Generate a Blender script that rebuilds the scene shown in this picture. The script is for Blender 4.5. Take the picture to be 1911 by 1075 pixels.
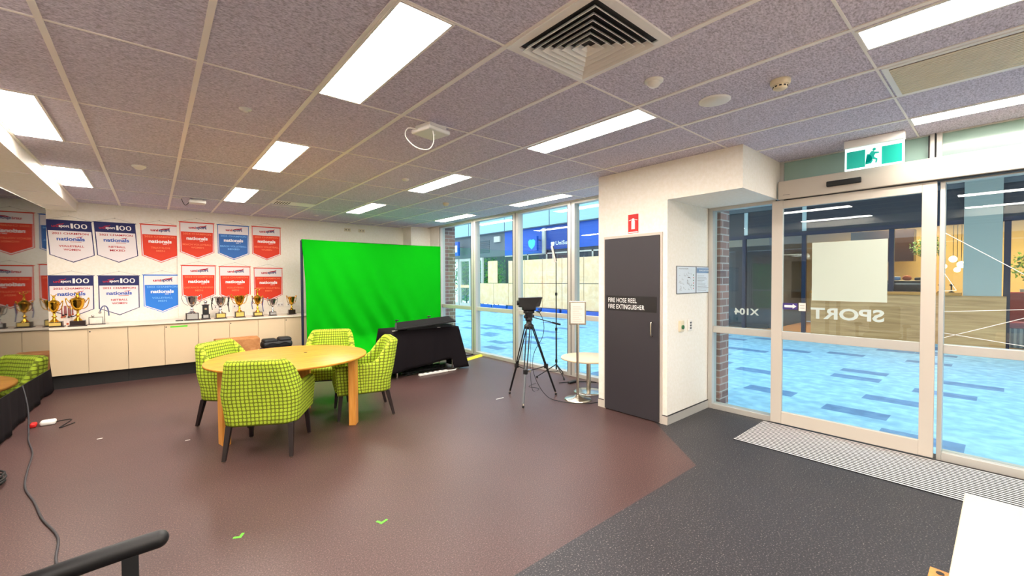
import bpy, math, random
from mathutils import Vector, Matrix

for o in list(bpy.data.objects): bpy.data.objects.remove(o)
sc = bpy.context.scene
COL = sc.collection
R = math.radians
random.seed(7)

# ------------------------------------------------------------------ camera
cd = bpy.data.cameras.new('camera'); cam = bpy.data.objects.new('camera', cd); COL.objects.link(cam)
YAW, PITCH, ROLL = 0.7055968, -0.0211673, -0.0044887
f = Vector((math.sin(YAW)*math.cos(PITCH), math.cos(YAW)*math.cos(PITCH), math.sin(PITCH)))
r0 = Vector((math.cos(YAW), -math.sin(YAW), 0)); u0 = r0.cross(f)
r1 = r0*math.cos(ROLL)+u0*math.sin(ROLL); u1 = -r0*math.sin(ROLL)+u0*math.cos(ROLL)
M = Matrix((r1, u1, -f)).transposed().to_4x4(); M.translation = Vector((0, 0, 1.54))
cam.matrix_world = M
cd.sensor_width = 36; cd.lens = 786.82/1911*36; cd.clip_start = 0.02; cd.clip_end = 300
sc.camera = cam

# ------------------------------------------------------------------ world, exposure
w = bpy.data.worlds.new('world'); sc.world = w; w.use_nodes = True
bg = w.node_tree.nodes['Background']
bg.inputs[0].default_value = (0.66, 0.85, 1.0, 1); bg.inputs[1].default_value = 3.1
sc.view_settings.view_transform = 'Standard'
try: sc.view_settings.look = 'None'
except Exception: pass
sc.view_settings.gamma = 1; sc.view_settings.use_curve_mapping = False
sc.view_settings.exposure = 0.0
LAMP = 56.0          # radiance of the ceiling panels
LAMPC = (1.0, 0.915, 0.83)

CE = 2.753           # ceiling height
WX = 5.07            # glazing plane
BY = 9.26            # banner wall plane

# ------------------------------------------------------------------ materials
def lin(c):
    return tuple(((x/255)/12.92 if x/255 <= .04045 else ((x/255+.055)/1.055)**2.4) for x in c)
def mat(name, c, rough=.5, metal=0, emit=None, es=0, spec=None, trans=0, alpha=1, coat=0):
    m = bpy.data.materials.new(name); m.use_nodes = True
    b = m.node_tree.nodes['Principled BSDF']
    c = lin(c)
    b.inputs['Base Color'].default_value = (*c, 1)
    b.inputs['Roughness'].default_value = rough; b.inputs['Metallic'].default_value = metal
    if spec is not None: b.inputs['Specular IOR Level'].default_value = spec
    if emit: b.inputs['Emission Color'].default_value = (*emit, 1); b.inputs['Emission Strength'].default_value = es
    if coat: b.inputs['Coat Weight'].default_value = coat
    return m
def N(m, t, **k):
    n = m.node_tree.nodes.new(t)
    for a, v in k.items():
        if a.startswith('i_'): n.inputs[a[2:].replace('_', ' ')].default_value = v
        else: setattr(n, a, v)
    return n
def L(m, a, b): m.node_tree.links.new(a, b)
def bsdf(m): return m.node_tree.nodes['Principled BSDF']
def ramp(m, src, stops, interp='LINEAR'):
    r = m.node_tree.nodes.new('ShaderNodeValToRGB'); cr = r.color_ramp; cr.interpolation = interp
    while len(cr.elements) < len(stops): cr.elements.new(.5)
    for e, (p, c) in zip(cr.elements, stops):
        e.position = p; e.color = (*c, 1) if len(c) == 3 else c
    L(m, src, r.inputs[0]); return r
def bump(m, src, strength=.2, dist=.01):
    b = N(m, 'ShaderNodeBump'); b.inputs['Strength'].default_value = strength; b.inputs['Distance'].default_value = dist
    L(m, src, b.inputs['Height']); L(m, b.outputs[0], bsdf(m).inputs['Normal'])
def mapping(m, scale=(1, 1, 1), kind='Object', rot=(0, 0, 0)):
    t = N(m, 'ShaderNodeTexCoord'); p = N(m, 'ShaderNodeMapping')
    p.inputs['Scale'].default_value = scale; p.inputs['Rotation'].default_value = rot
    L(m, t.outputs[kind], p.inputs['Vector']); return p.outputs[0]
def speckle(m, c_dark, c_mid, c_light, scale, lo=.38, hi=.68, stretch=(1, 1, 1), detail=3, big=None):
    v = mapping(m, stretch)
    n = N(m, 'ShaderNodeTexNoise'); n.inputs['Scale'].default_value = scale; n.inputs['Detail'].default_value = detail
    n.inputs['Roughness'].default_value = .7
    L(m, v, n.inputs['Vector'])
    r = ramp(m, n.outputs[0], [(lo, lin(c_dark)), ((lo+hi)/2, lin(c_mid)), (hi, lin(c_light))])
    out = r.outputs[0]
    if big:
        n2 = N(m, 'ShaderNodeTexNoise'); n2.inputs['Scale'].default_value = big[0]; n2.inputs['Detail'].default_value = 4
        L(m, v, n2.inputs['Vector'])
        r2 = ramp(m, n2.outputs[0], [(.35, big[1]), (.65, big[2])])
        mx = N(m, 'ShaderNodeMix', data_type='RGBA', blend_type='MULTIPLY'); mx.inputs[0].default_value = 1
        L(m, out, mx.inputs[6]); L(m, r2.outputs[0], mx.inputs[7]); out = mx.outputs[2]
    L(m, out, bsdf(m).inputs['Base Color']); return n

def glass_mat(name, tint=(.93, .98, .97), f0=.04, rough=0.0, gain=.96):
    m = bpy.data.materials.new(name); m.use_nodes = True; nt = m.node_tree
    nt.nodes.remove(bsdf(m)); out = nt.nodes['Material Output']
    g = N(m, 'ShaderNodeNewGeometry')
    d = N(m, 'ShaderNodeVectorMath', operation='DOT_PRODUCT'); L(m, g.outputs['Normal'], d.inputs[0]); L(m, g.outputs['Incoming'], d.inputs[1])
    a = N(m, 'ShaderNodeMath', operation='ABSOLUTE'); L(m, d.outputs['Value'], a.inputs[0])
    s = N(m, 'ShaderNodeMath', operation='SUBTRACT'); s.inputs[0].default_value = 1; L(m, a.outputs[0], s.inputs[1])
    p = N(m, 'ShaderNodeMath', operation='POWER'); L(m, s.outputs[0], p.inputs[0]); p.inputs[1].default_value = 5
    q = N(m, 'ShaderNodeMath', operation='MULTIPLY_ADD'); L(m, p.outputs[0], q.inputs[0]); q.inputs[1].default_value = gain; q.inputs[2].default_value = f0
    q.use_clamp = True
    t = N(m, 'ShaderNodeBsdfTransparent'); t.inputs[0].default_value = (*tint, 1)
    gl = N(m, 'ShaderNodeBsdfGlossy'); gl.inputs['Roughness'].default_value = rough
    mx = N(m, 'ShaderNodeMixShader'); L(m, q.outputs[0], mx.inputs[0]); L(m, t.outputs[0], mx.inputs[1]); L(m, gl.outputs[0], mx.inputs[2])
    L(m, mx.outputs[0], out.inputs['Surface']); return m

MT = {}
MT['wall'] = mat('wall_paint', (238, 232, 220), .6)
_n = speckle(MT['wall'], (240, 233, 219), (243, 237, 225), (246, 240, 230), 30); bump(MT['wall'], _n.outputs[0], .05, .002)
MT['matbar'] = mat('mat_bar', (226, 222, 216), .4)
MT['whitetop'] = mat('worktop_laminate', (234, 222, 204), .35)
MT['white'] = mat('white_laminate', (218, 196, 162), .35)
MT['bright'] = mat('white_metal_paint', (246, 243, 238), .45)
MT['whitep'] = mat('white_plastic', (235, 232, 225), .4)
MT['cream'] = mat('cream_plastic', (226, 212, 182), .4)
MT['alu'] = mat('aluminium_frame', (200, 196, 188), .38, .3)
MT['aluw'] = mat('pale_powdercoat', (200, 190, 177), .5)
MT['grid'] = mat('ceiling_bar_paint', (244, 238, 232), .5)
MT['chrome'] = mat('brushed_steel', (205, 198, 186), .25, 1)
MT['dark'] = mat('black_plastic', (14, 13, 15), .55)
MT['darkm'] = mat('black_metal', (26, 26, 28), .35, .4)
MT['rubber'] = mat('black_rubber', (18, 18, 19), .8)
MT['door'] = mat('charcoal_paint', (48, 44, 49), .5)
MT['door2'] = mat('sign_black', (26, 24, 26), .4)
MT['green'] = mat('green_screen_cloth', (0, 160, 8), .85, spec=.1)
MT['navy'] = mat('navy_frame', (22, 30, 58), .4, .2)
MT['red'] = mat('sign_red', (205, 30, 28), .5)
MT['lime'] = mat('green_tape', (90, 210, 40), .6)
MT['yellow'] = mat('yellow_cover', (228, 214, 40), .5)
MT['glass'] = glass_mat('clear_glass')
MT['tglass'] = glass_mat('shaded_glass', (.90, .92, .94), .04)
MT['frost'] = mat('sage_backed_glass', (150, 178, 166), .12, coat=.4)
MT['gold'] = mat('polished_gold', (226, 178, 60), .16, 1)
MT['silver'] = mat('polished_silver', (205, 205, 205), .14, 1)
MT['plinth'] = mat('dark_plinth', (38, 22, 20), .3)
MT['goldplate'] = mat('gold_plate', (224, 196, 110), .35, .5)
MT['silverplate'] = mat('silver_plate', (180, 178, 176), .35, .5)
MT['kick'] = mat('kickboard_black', (24, 22, 22), .6)
MT['tvglass'] = mat('screen_glass', (6, 6, 7), .02, spec=.6)
MT['card'] = mat('cardboard', (176, 120, 70), .8)
_n = speckle(MT['card'], (166, 110, 62), (178, 122, 72), (188, 134, 84), 12)
MT['tape'] = mat('parcel_tape', (222, 204, 180), .3)
MT['bag'] = mat('black_nylon', (20, 20, 24), .6)
MT['screenpanel'] = mat('white_lamp_panel', (225, 215, 205), .4)
MT['paper'] = mat('paper', (236, 226, 216), .7)
MT['ink'] = mat('ink_grey', (110, 105, 105), .7)
MT['postergrey'] = mat('poster_blue', (120, 150, 185), .5)
MT['postertint'] = mat('poster_sheet', (214, 224, 232), .4)
MT['frostsheet'] = mat('frosted_sheet', (194, 204, 190), .6)
MT['vinyl'] = mat('white_vinyl', (240, 240, 236), .5)
MT['vinylg'] = mat('grey_vinyl', (196, 206, 200), .5)
MT['purple'] = mat('purple_vinyl', (60, 44, 120), .5)
MT['teal'] = mat('exit_green', (0, 150, 130), .4, emit=lin((0, 170, 160)), es=.4)
MT['exitw'] = mat('exit_white', (230, 245, 245), .4, emit=(.8, 1, 1), es=.9)
# light panel
m = mat('light_diffuser', (250, 245, 235), .5, emit=LAMPC, es=LAMP); MT['lamp'] = m
# floor
m = mat('maroon_speckled_floor', (98, 74, 70), .42, spec=.35); MT['floor'] = m
n = speckle(m, (57, 40, 38), (80, 57, 55), (130, 104, 95), 120, .34, .74, big=(.7, (.86, .86, .86), (1.08, 1.05, 1.03)))
n2 = N(m, 'ShaderNodeTexNoise'); n2.inputs['Scale'].default_value = 2.2; n2.inputs['Detail'].default_value = 5
rr = ramp(m, n2.outputs[0], [(.3, (.36,)*3), (.7, (.52,)*3)]); L(m, rr.outputs[0], bsdf(m).inputs['Roughness'])
bump(m, n.outputs[0], .05, .001)
m = mat('charcoal_speckled_floor', (72, 70, 74), .5, spec=.35); MT['floor2'] = m
n = speckle(m, (40, 38, 41), (55, 52, 56), (190, 180, 168), 105, .42, .76, big=(.9, (.9, .9, .9), (1.06, 1.06, 1.06)))
bump(m, n.outputs[0], .05, .001)
# ceiling tile: felted fibre
m = mat('felted_ceiling_tile', (140, 126, 124), .95, spec=.05); MT['tile'] = m
n = speckle(m, (162, 156, 170), (208, 201, 217), (236, 230, 243), 58, .34, .68, (1.0, 1.9, 1), detail=5)
bump(m, n.outputs[0], .25, .004)
# timber table
def wood(name, c1, c2, c3, sc_=(1.2, 14, 14), rough=.42, coat=.0):
    m = mat(name, c2, rough, coat=coat)
    v = mapping(m, sc_)
    n = N(m, 'ShaderNodeTexNoise'); n.inputs['Scale'].default_value = 2.0; n.inputs['Detail'].default_value = 6; n.inputs['Distortion'].default_value = .6
    L(m, v, n.inputs['Vector'])
    r = ramp(m, n.outputs[0], [(.3, lin(c1)), (.5, lin(c2)), (.72, lin(c3))]); L(m, r.outputs[0], bsdf(m).inputs['Base Color'])
    return m
MT['oak'] = wood('honey_veneer', (176, 112, 14), (192, 130, 22), (204, 146, 36))
MT['oakleg'] = wood('honey_leg_veneer', (200, 128, 48), (216, 146, 62), (226, 162, 80), (14, 14, 1.2))
MT['timber'] = wood('counter_cladding', (176, 124, 74), (202, 148, 94), (220, 168, 112), (6, .5, 7), .6, 0)
MT['ply'] = wood('orange_ply', (176, 110, 40), (196, 130, 54), (206, 144, 66), (10, 1, 10))
# chair fabric, UV driven rounded squares
def fabric():
    m = mat('green_grid_fabric', (160, 190, 40), .9, spec=.15)
    t = N(m, 'ShaderNodeTexCoord')
    s = N(m, 'ShaderNodeVectorMath', operation='SCALE'); s.inputs['Scale'].default_value = 1/.033; L(m, t.outputs['UV'], s.inputs[0])
    nz = N(m, 'ShaderNodeTexNoise'); nz.inputs['Scale'].default_value = .9; L(m, s.outputs[0], nz.inputs['Vector'])
    ad = N(m, 'ShaderNodeMix', data_type='RGBA', blend_type='LINEAR_LIGHT'); ad.inputs[0].default_value = .16
    L(m, s.outputs[0], ad.inputs[6]); L(m, nz.outputs['Color'], ad.inputs[7])
    fr = N(m, 'ShaderNodeVectorMath', operation='FRACTION'); L(m, ad.outputs[2], fr.inputs[0])
    sb = N(m, 'ShaderNodeVectorMath', operation='SUBTRACT'); sb.inputs[1].default_value = (.5, .5, .5); L(m, fr.outputs[0], sb.inputs[0])
    ab = N(m, 'ShaderNodeVectorMath', operation='ABSOLUTE'); L(m, sb.outputs[0], ab.inputs[0])
    sp = N(m, 'ShaderNodeSeparateXYZ'); L(m, ab.outputs[0], sp.inputs[0])
    def pw(o):
        p = N(m, 'ShaderNodeMath', operation='POWER'); L(m, o, p.inputs[0]); p.inputs[1].default_value = 3.2; return p.outputs[0]
    a = N(m, 'ShaderNodeMath', operation='ADD'); L(m, pw(sp.outputs[0]), a.inputs[0]); L(m, pw(sp.outputs[1]), a.inputs[1])
    r = ramp(m, a.outputs[0], [(.032, lin((182, 208, 62))), (.062, lin((108, 120, 38)))])
    L(m, r.outputs[0], bsdf(m).inputs['Base Color'])
    n = N(m, 'ShaderNodeTexNoise'); n.inputs['Scale'].default_value = 400; bump(m, n.outputs[0], .2, .001)
    return m
MT['fabric'] = fabric()
# brick
def brick(name, c1, c2, mortar, rotx=True):
    m = mat(name, c1, .85)
    t = N(m, 'ShaderNodeTexCoord'); sp = N(m, 'ShaderNodeSeparateXYZ'); L(m, t.outputs['Object'], sp.inputs[0])
    ad = N(m, 'ShaderNodeMath', operation='ADD'); L(m, sp.outputs[0], ad.inputs[0]); L(m, sp.outputs[1], ad.inputs[1])
    cb = N(m, 'ShaderNodeCombineXYZ'); L(m, ad.outputs[0], cb.inputs[0]); L(m, sp.outputs[2], cb.inputs[1])
    b = N(m, 'ShaderNodeTexBrick'); b.inputs['Scale'].default_value = 1
    b.inputs['Brick Width'].default_value = .24; b.inputs['Row Height'].default_value = .086; b.inputs['Mortar Size'].default_value = .008
    b.inputs['Color1'].default_value = (*lin(c1), 1); b.inputs['Color2'].default_value = (*lin(c2), 1); b.inputs['Mortar'].default_value = (*lin(mortar), 1)
    L(m, cb.outputs[0], b.inputs['Vector']); L(m, b.outputs[0], bsdf(m).inputs['Base Color']); return m
MT['brick'] = brick('brown_brick', (172, 124, 112), (126, 94, 90), (188, 172, 164))
# plaza paving
m = mat('pale_paving', (200, 205, 205), .6); MT['plaza'] = m
v = mapping(m, (1, 1, 1), rot=(0, 0, R(90)))
b = N(m, 'ShaderNodeTexBrick'); b.inputs['Scale'].default_value = 1; b.inputs['Brick Width'].default_value = .6; b.inputs['Row Height'].default_value = .3
b.inputs['Mortar Size'].default_value = .004; b.inputs['Color1'].default_value = (0, 0, 0, 1); b.inputs['Color2'].default_value = (1, 1, 1, 1); b.inputs['Mortar'].default_value = (.35, .35, .35, 1)
b.offset = .37; b.offset_frequency = 2
L(m, v, b.inputs['Vector'])
r = ramp(m, b.outputs[0], [(0, lin((144, 194, 222))), (.78, lin((136, 186, 216))), (.86, lin((92, 134, 176)))], 'CONSTANT')
n = N(m, 'ShaderNodeTexNoise'); n.inputs['Scale'].default_value = 7; n.inputs['Detail'].default_value = 9; L(m, v, n.inputs['Vector'])
r2 = ramp(m, n.outputs[0], [(.38, (.86, .86, .86)), (.5, (1.0, 1.0, 1.0)), (.66, (1.32, 1.22, 1.1))])
mx = N(m, 'ShaderNodeMix', data_type='RGBA', blend_type='MULTIPLY'); mx.inputs[0].default_value = 1
L(m, r.outputs[0], mx.inputs[6]); L(m, r2.outputs[0], mx.inputs[7]); L(m, mx.outputs[2], bsdf(m).inputs['Base Color'])
# outdoor
MT['fascia'] = mat('pale_fascia_panel', (156, 186, 200), .4)
MT['joint'] = mat('dark_joint', (70, 80, 86), .7)
MT['blue'] = mat('blue_cladding', (0, 78, 176), .45)
MT['blued'] = mat('deep_blue_cladding', (12, 58, 140), .45)
MT['bluel'] = mat('sky_blue_sign', (60, 190, 226), .4)
MT['hoard'] = mat('hoarding_ply', (250, 202, 156), .7)
_n = speckle(MT['hoard'], (246, 196, 146), (250, 204, 158), (252, 212, 170), 3)
MT['grey'] = mat('grey_cladding', (96, 100, 104), .6)
MT['slate'] = mat('dark_facade', (40, 44, 54), .5)
MT['concrete'] = mat('grey_column_paint', (172, 172, 160), .7)
MT['leaf'] = mat('leaf_green', (110, 160, 60), .6)
MT['leafd'] = mat('leaf_dark', (44, 104, 62), .6)
MT['warmwall'] = mat('cafe_plaster', (206, 180, 120), .8)
MT['cafec'] = mat('cafe_ceiling', (120, 108, 92), .9)
MT['redseat'] = mat('red_upholstery', (150, 24, 34), .6)
MT['terracotta'] = mat('terracotta', (190, 84, 40), .6)
MT['bulb'] = mat('warm_globe', (255, 230, 170), .4, emit=(1, .72, .30), es=22)
MT['bulbw'] = mat('white_globe', (255, 240, 210), .4, emit=(1, .86, .62), es=10)
MT['bwhite'] = mat('banner_white', (236, 228, 228), .7)
MT['bnavy'] = mat('banner_navy', (26, 32, 92), .7)
MT['bred'] = mat('banner_red', (222, 56, 24), .7)
MT['bblue'] = mat('banner_blue', (36, 120, 216), .7)
MT['bblue2'] = mat('banner_dull_blue', (48, 104, 178), .7)
MT['tred'] = mat('print_red', (186, 30, 46), .7)
MT['tblue'] = mat('print_blue', (46, 86, 176), .7)
MT['twhite'] = mat('print_white', (245, 240, 238), .7)
MT['tnavy'] = mat('print_navy', (40, 46, 110), .7)
MT['tpink'] = mat('print_pale_red', (244, 128, 84), .7)
MT['tsky'] = mat('print_pale_blue', (120, 180, 236), .7)
MT['cloth'] = mat('black_cloth', (26, 22, 25), .95, spec=.1)
_c = MT['cloth']
MT['cordg'] = mat('grey_cord', (52, 50, 54), .6)
MT['ribr'] = mat('ribbon_red', (150, 40, 48), .6)
MT['ribb'] = mat('ribbon_blue', (70, 84, 130), .6)
MT['ribk'] = mat('ribbon_black', (26, 24, 30), .6)

# ------------------------------------------------------------------ mesh helpers
class MB:
    def __init__(s): s.v = []; s.f = []; s.m = []; s.sm = []; s.mats = []; s.uv = {}
    def mi(s, k):
        mm = MT[k] if isinstance(k, str) else k
        if mm not in s.mats: s.mats.append(mm)
        return s.mats.index(mm)
    def add(s, V, F, k, smooth=False, uv=None):
        b = len(s.v); s.v += [tuple(x) for x in V]; i = s.mi(k)
        for n_, fc in enumerate(F):
            if uv is not None: s.uv[len(s.f)] = uv[n_]
            s.f.append(tuple(b+j for j in fc)); s.m.append(i); s.sm.append(smooth)
        return s
    def box(s, x0, x1, y0, y1, z0, z1, k, rot=None, piv=None, taper=None):
        V = [Vector((x, y, z)) for z in (z0, z1) for y in (y0, y1) for x in (x0, x1)]
        if rot is not None:
            p = Vector(piv) if piv else Vector(((x0+x1)/2, (y0+y1)/2, (z0+z1)/2))
            V = [rot @ (q-p)+p for q in V]
        return s.add(V, [(0, 2, 3, 1), (4, 5, 7, 6), (0, 1, 5, 4), (2, 6, 7, 3), (0, 4, 6, 2), (1, 3, 7, 5)], k)
    def rbox(s, x0, x1, y0, y1, z0, z1, k, r=.01, seg=3):
        "box with rounded vertical edges and softened top and bottom"
        r = min(r, (x1-x0)/2.01, (y1-y0)/2.01, (z1-z0)/2.01)
        def ring(ins, z):
            P = []
            for cx, cy, a0 in ((x1-r, y1-r, 0), (x0+r, y1-r, 90), (x0+r, y0+r, 180), (x1-r, y0+r, 270)):
                for i in range(seg+1):
                    a = R(a0+90*i/seg); P.append((cx+(r-ins)*math.cos(a), cy+(r-ins)*math.sin(a), z))
            return P
        rings = []
        for i in range(seg+1):
            a = R(90*i/seg); rings.append(ring(r*(1-math.sin(a)), z0+r*(1-math.cos(a))))
        for i in range(seg+1):
            a = R(90*i/seg); rings.append(ring(r*(1-math.cos(a)), z1-r+r*math.sin(a)))
        n_ = len(rings[0]); V = [p for q in rings for p in q]; F = []
        for j in range(len(rings)-1):
            for i in range(n_): F.append((j*n_+i, j*n_+(i+1) % n_, (j+1)*n_+(i+1) % n_, (j+1)*n_+i))
        s.add(V, F, k, True)
        s.add(rings[0], [tuple(reversed(range(n_)))], k); s.add(rings[-1], [tuple(range(n_))], k)
        return s
    def cyl(s, p, q, r, k, r2=None, n=16, caps=True, smooth=True):
        p = Vector(p); q = Vector(q); r2 = r if r2 is None else r2
        d = (q-p).normalized(); a = d.orthogonal().normalized(); b = d.cross(a)
        V = []
        for c, rr_ in ((p, r), (q, r2)):
            V += [c+(a*math.cos(2*math.pi*i/n)+b*math.sin(2*math.pi*i/n))*rr_ for i in range(n)]
        s.add(V, [(i, (i+1) % n, n+(i+1) % n, n+i) for i in range(n)], k, smooth)
        if caps: s.add(V[:n], [tuple(reversed(range(n)))], k); s.add(V[n:], [tuple(range(n))], k)
        return s
    def lathe(s, prof, k, c=(0, 0, 0), n=24, smooth=True):
        V = []; c = Vector(c)
        for (r_, z) in prof: V += [c+Vector((r_*math.cos(2*math.pi*i/n), r_*math.sin(2*math.pi*i/n), z)) for i in range(n)]
        F = [(j*n+i, j*n+(i+1) % n, (j+1)*n+(i+1) % n, (j+1)*n+i) for j in range(len(prof)-1) for i in range(n)]
        s.add(V, F, k, smooth)
        if prof[0][0] > 1e-4: s.add(V[:n], [tuple(reversed(range(n)))], k)
        if prof[-1][0] > 1e-4: s.add(V[-n:], [tuple(range(n))], k)
        return s
    def tube(s, pts, r, k, n=8, smoothpath=3, taper=None):
        P = [Vector(p) for p in pts]
        if smoothpath and len(P) > 2:
            Q = []
            for i in range(len(P)-1):
                a = P[max(i-1, 0)]; b = P[i]; c = P[i+1]; d = P[min(i+2, len(P)-1)]
                for j in range(smoothpath+1):
                    t = j/(smoothpath+1)
                    Q.append(.5*((2*b)+(c-a)*t+(2*a-5*b+4*c-d)*t*t+(3*b-a-3*c+d)*t**3))
            Q.append(P[-1]); P = Q
        V = []; up = None
        for i, p in enumerate(P):
            d = (P[min(i+1, len(P)-1)]-P[max(i-1, 0)]).normalized()
            if up is None: up = d.orthogonal().normalized()
            a = (up-d*up.dot(d)).normalized(); b = d.cross(a); up = a
            rr_ = r*(taper(i/(len(P)-1)) if taper else 1)
            V += [p+(a*math.cos(2*math.pi*j/n)+b*math.sin(2*math.pi*j/n))*rr_ for j in range(n)]
        F = [(i*n+j, i*n+(j+1) % n, (i+1)*n+(j+1) % n, (i+1)*n+j) for i in range(len(P)-1) for j in range(n)]
        s.add(V, F, k, True)
        s.add(V[:n], [tuple(reversed(range(n)))], k); s.add(V[-n:], [tuple(range(n))], k)
        return s
    def sphere(s, c, r, k, n=16, sz=1, sx=1, sy=1):
        prof = [(r*math.sin(math.pi*i/(n//2)), -r*sz*math.cos(math.pi*i/(n//2))) for i in range(n//2+1)]
        prof[0] = (1e-5, prof[0][1]); prof[-1] = (1e-5, prof[-1][1])
        V = []; c = Vector(c)
        for (r_, z) in prof: V += [c+Vector((r_*sx*math.cos(2*math.pi*i/n), r_*sy*math.sin(2*math.pi*i/n), z)) for i in range(n)]
        F = [(j*n+i, j*n+(i+1) % n, (j+1)*n+(i+1) % n, (j+1)*n+i) for j in range(len(prof)-1) for i in range(n)]
        return s.add(V, F, k, True)
    def prism(s, poly, U, V_, O, th, k, kside=None):
        "polygon (u,v) on the plane O+uU+vV, pushed back by th along -(UxV)"
        U = Vector(U); V_ = Vector(V_); O = Vector(O); nrm = U.cross(V_).normalized()
        A = [O+U*a+V_*b for a, b in poly]; B = [p-nrm*th for p in A]; n = len(poly)
        s.add(A, [tuple(range(n))], k); s.add(B, [tuple(reversed(range(n)))], kside or k)
        s.add(A+B, [(i, n+i, n+(i+1) % n, (i+1) % n) for i in range(n)], kside or k)
        return s
    def text(s, body, U, V_, O, width, height, k, align='C', off=.012, lift=.0015, sx=None):
        "flat lettering fitted into width x height, lying on the plane through O"
        me = text_mesh(body, off)
        xs = [v[0] for v in me[0]]; ys = [v[1] for v in me[0]]
        x0, x1, y0, y1 = min(xs), max(xs), min(ys), max(ys)
        kx = width/(x1-x0) if width else height/(y1-y0); ky = height/(y1-y0) if height else kx
        U = Vector(U); V_ = Vector(V_); O = Vector(O)+U.cross(V_).normalized()*lift
        ox = {'C': -(x1-x0)*kx/2, 'L': 0, 'R': -(x1-x0)*kx}[align]
        V = [O+U*((x-x0)*kx+ox)+V_*((y-y0)*ky) for x, y in me[0]]
        return s.add(V, me[1], k)
    def build(s, name, parent=None, loc=None, rz=None, bevel=None, **props):
        me = bpy.data.meshes.new(name); me.from_pydata(s.v, [], s.f)
        for mm in s.mats: me.materials.append(mm)
        me.polygons.foreach_set('material_index', s.m); me.polygons.foreach_set('use_smooth', s.sm)
        if s.uv:
            ul = me.uv_layers.new(name='UVMap')
            for p in me.polygons:
                q = s.uv.get(p.index)
                if q:
                    for li, c in zip(p.loop_indices, q): ul.data[li].uv = c
        me.update()
        o = bpy.data.objects.new(name, me); COL.objects.link(o)
        if parent is not None: o.parent = parent
        if loc is not None: o.location = loc
        if rz is not None: o.rotation_euler = (0, 0, rz)
        if bevel:
            b = o.modifiers.new('bevel', 'BEVEL'); b.width = bevel; b.segments = 2; b.limit_method = 'ANGLE'
        for a, v in props.items(): o[a] = v
        return o
_tm = {}
def text_mesh(body, off):
    if (body, off) in _tm: return _tm[(body, off)]
    cu = bpy.data.curves.new('t', 'FONT'); cu.body = body; cu.offset = off; cu.resolution_u = 3
    o = bpy.data.objects.new('t', cu); COL.objects.link(o)
    dg = bpy.context.evaluated_depsgraph_get(); ev = o.evaluated_get(dg); me = ev.to_mesh()
    out = ([(v.co.x, v.co.y) for v in me.vertices], [tuple(p.vertices) for p in me.polygons])
    ev.to_mesh_clear(); bpy.data.objects.remove(o); bpy.data.curves.remove(cu)
    _tm[(body, off)] = out; return out
def thing(name, label, cat, loc=(0, 0, 0), rz=0, group=None, kind=None):
    o = bpy.data.objects.new(name, None); COL.objects.link(o); o.location = loc; o.rotation_euler = (0, 0, rz)
    o.empty_display_size = .1
    if label: o['label'] = label
    if cat: o['category'] = cat
    if group: o['group'] = group
    if kind: o['kind'] = kind
    return o
def tag(o, label, cat, group=None, kind=None):
    o['label'] = label; o['category'] = cat
    if group: o['group'] = group
    if kind: o['kind'] = kind
    return o
def dup(root, loc, rz, label, group=None):
    r = root.copy(); COL.objects.link(r); r.location = loc; r.rotation_euler = (0, 0, rz); r['label'] = label
    if group: r['group'] = group
    for ch in list(root.children):
        c = ch.copy(); COL.objects.link(c); c.parent = r
        for g in list(ch.children):
            d = g.copy(); COL.objects.link(d); d.parent = c
    return r
S = dict(kind='structure')
X_, Y_, Z_ = Vector((1, 0, 0)), Vector((0, 1, 0)), Vector((0, 0, 1))

# ================================================================== STRUCTURE
X0, Y0 = -2.6, -3.2
# floor: maroon area and charcoal entrance area, one slab
m = MB()
q = [(X0, Y0), (WX+.1, Y0), (WX+.1, 2.45), (4.09, 2.45), (3.38, 1.64), (-2.6, 1.64)]
m.add([(x, y, 0) for x, y in q], [(0, 1, 2, 3, 4, 5)], 'floor2')
m.add([(x, y, 0) for x, y in [(X0, 1.64), (3.38, 1.64), (4.09, 2.45), (WX+.1, 2.45), (WX+.1, BY+.1), (X0, BY+.1)]], [(0, 1, 2, 3, 4, 5)], 'floor')
m.box(X0, WX+.1, Y0, BY+.1, -.15, -.002, 'kick')
m.build('floor', **S)
# ceiling
m = MB()
m.box(-.87, WX+.1, Y0, BY+.1, CE, CE+.12, 'tile')
m.build('ceiling', **S)
m = MB()
m.box(X0, -.87, Y0, BY+.1, 2.61, CE+.12, 'wall')
m.build('ceiling_bulkhead', **S)
m = MB()
for yy in (-2.09, -.89, .31, 1.51, 2.71, 3.91, 5.11, 6.31, 7.51, 8.71): m.box(-2.55, -.90, yy-.006, yy+.006, 2.604, 2.61, 'grid')
m.box(-1.52, -1.5, Y0, BY, 2.602, 2.61, 'grid'); m.box(-2.12, -2.10, Y0, BY, 2.602, 2.61, 'grid')
m.build('trim_1', **S)
GX = [-.38+.6*i for i in range(0, 9)]; GY = [2.908+1.2*j for j in range(-5, 6)]
m = MB()
for x in GX: m.box(x-.014, x+.014, Y0, BY, CE-.006, CE, 'grid')
for y in GY: m.box(-.87, WX, y-.006, y+.006, CE-.0045, CE, 'grid')
m.box(-.87, -.85, Y0, BY, CE-.01, CE, 'grid'); m.box(4.95, WX, 3.19, BY, CE-.012, CE, 'aluw')
m.build('trim_2', **S)
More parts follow.
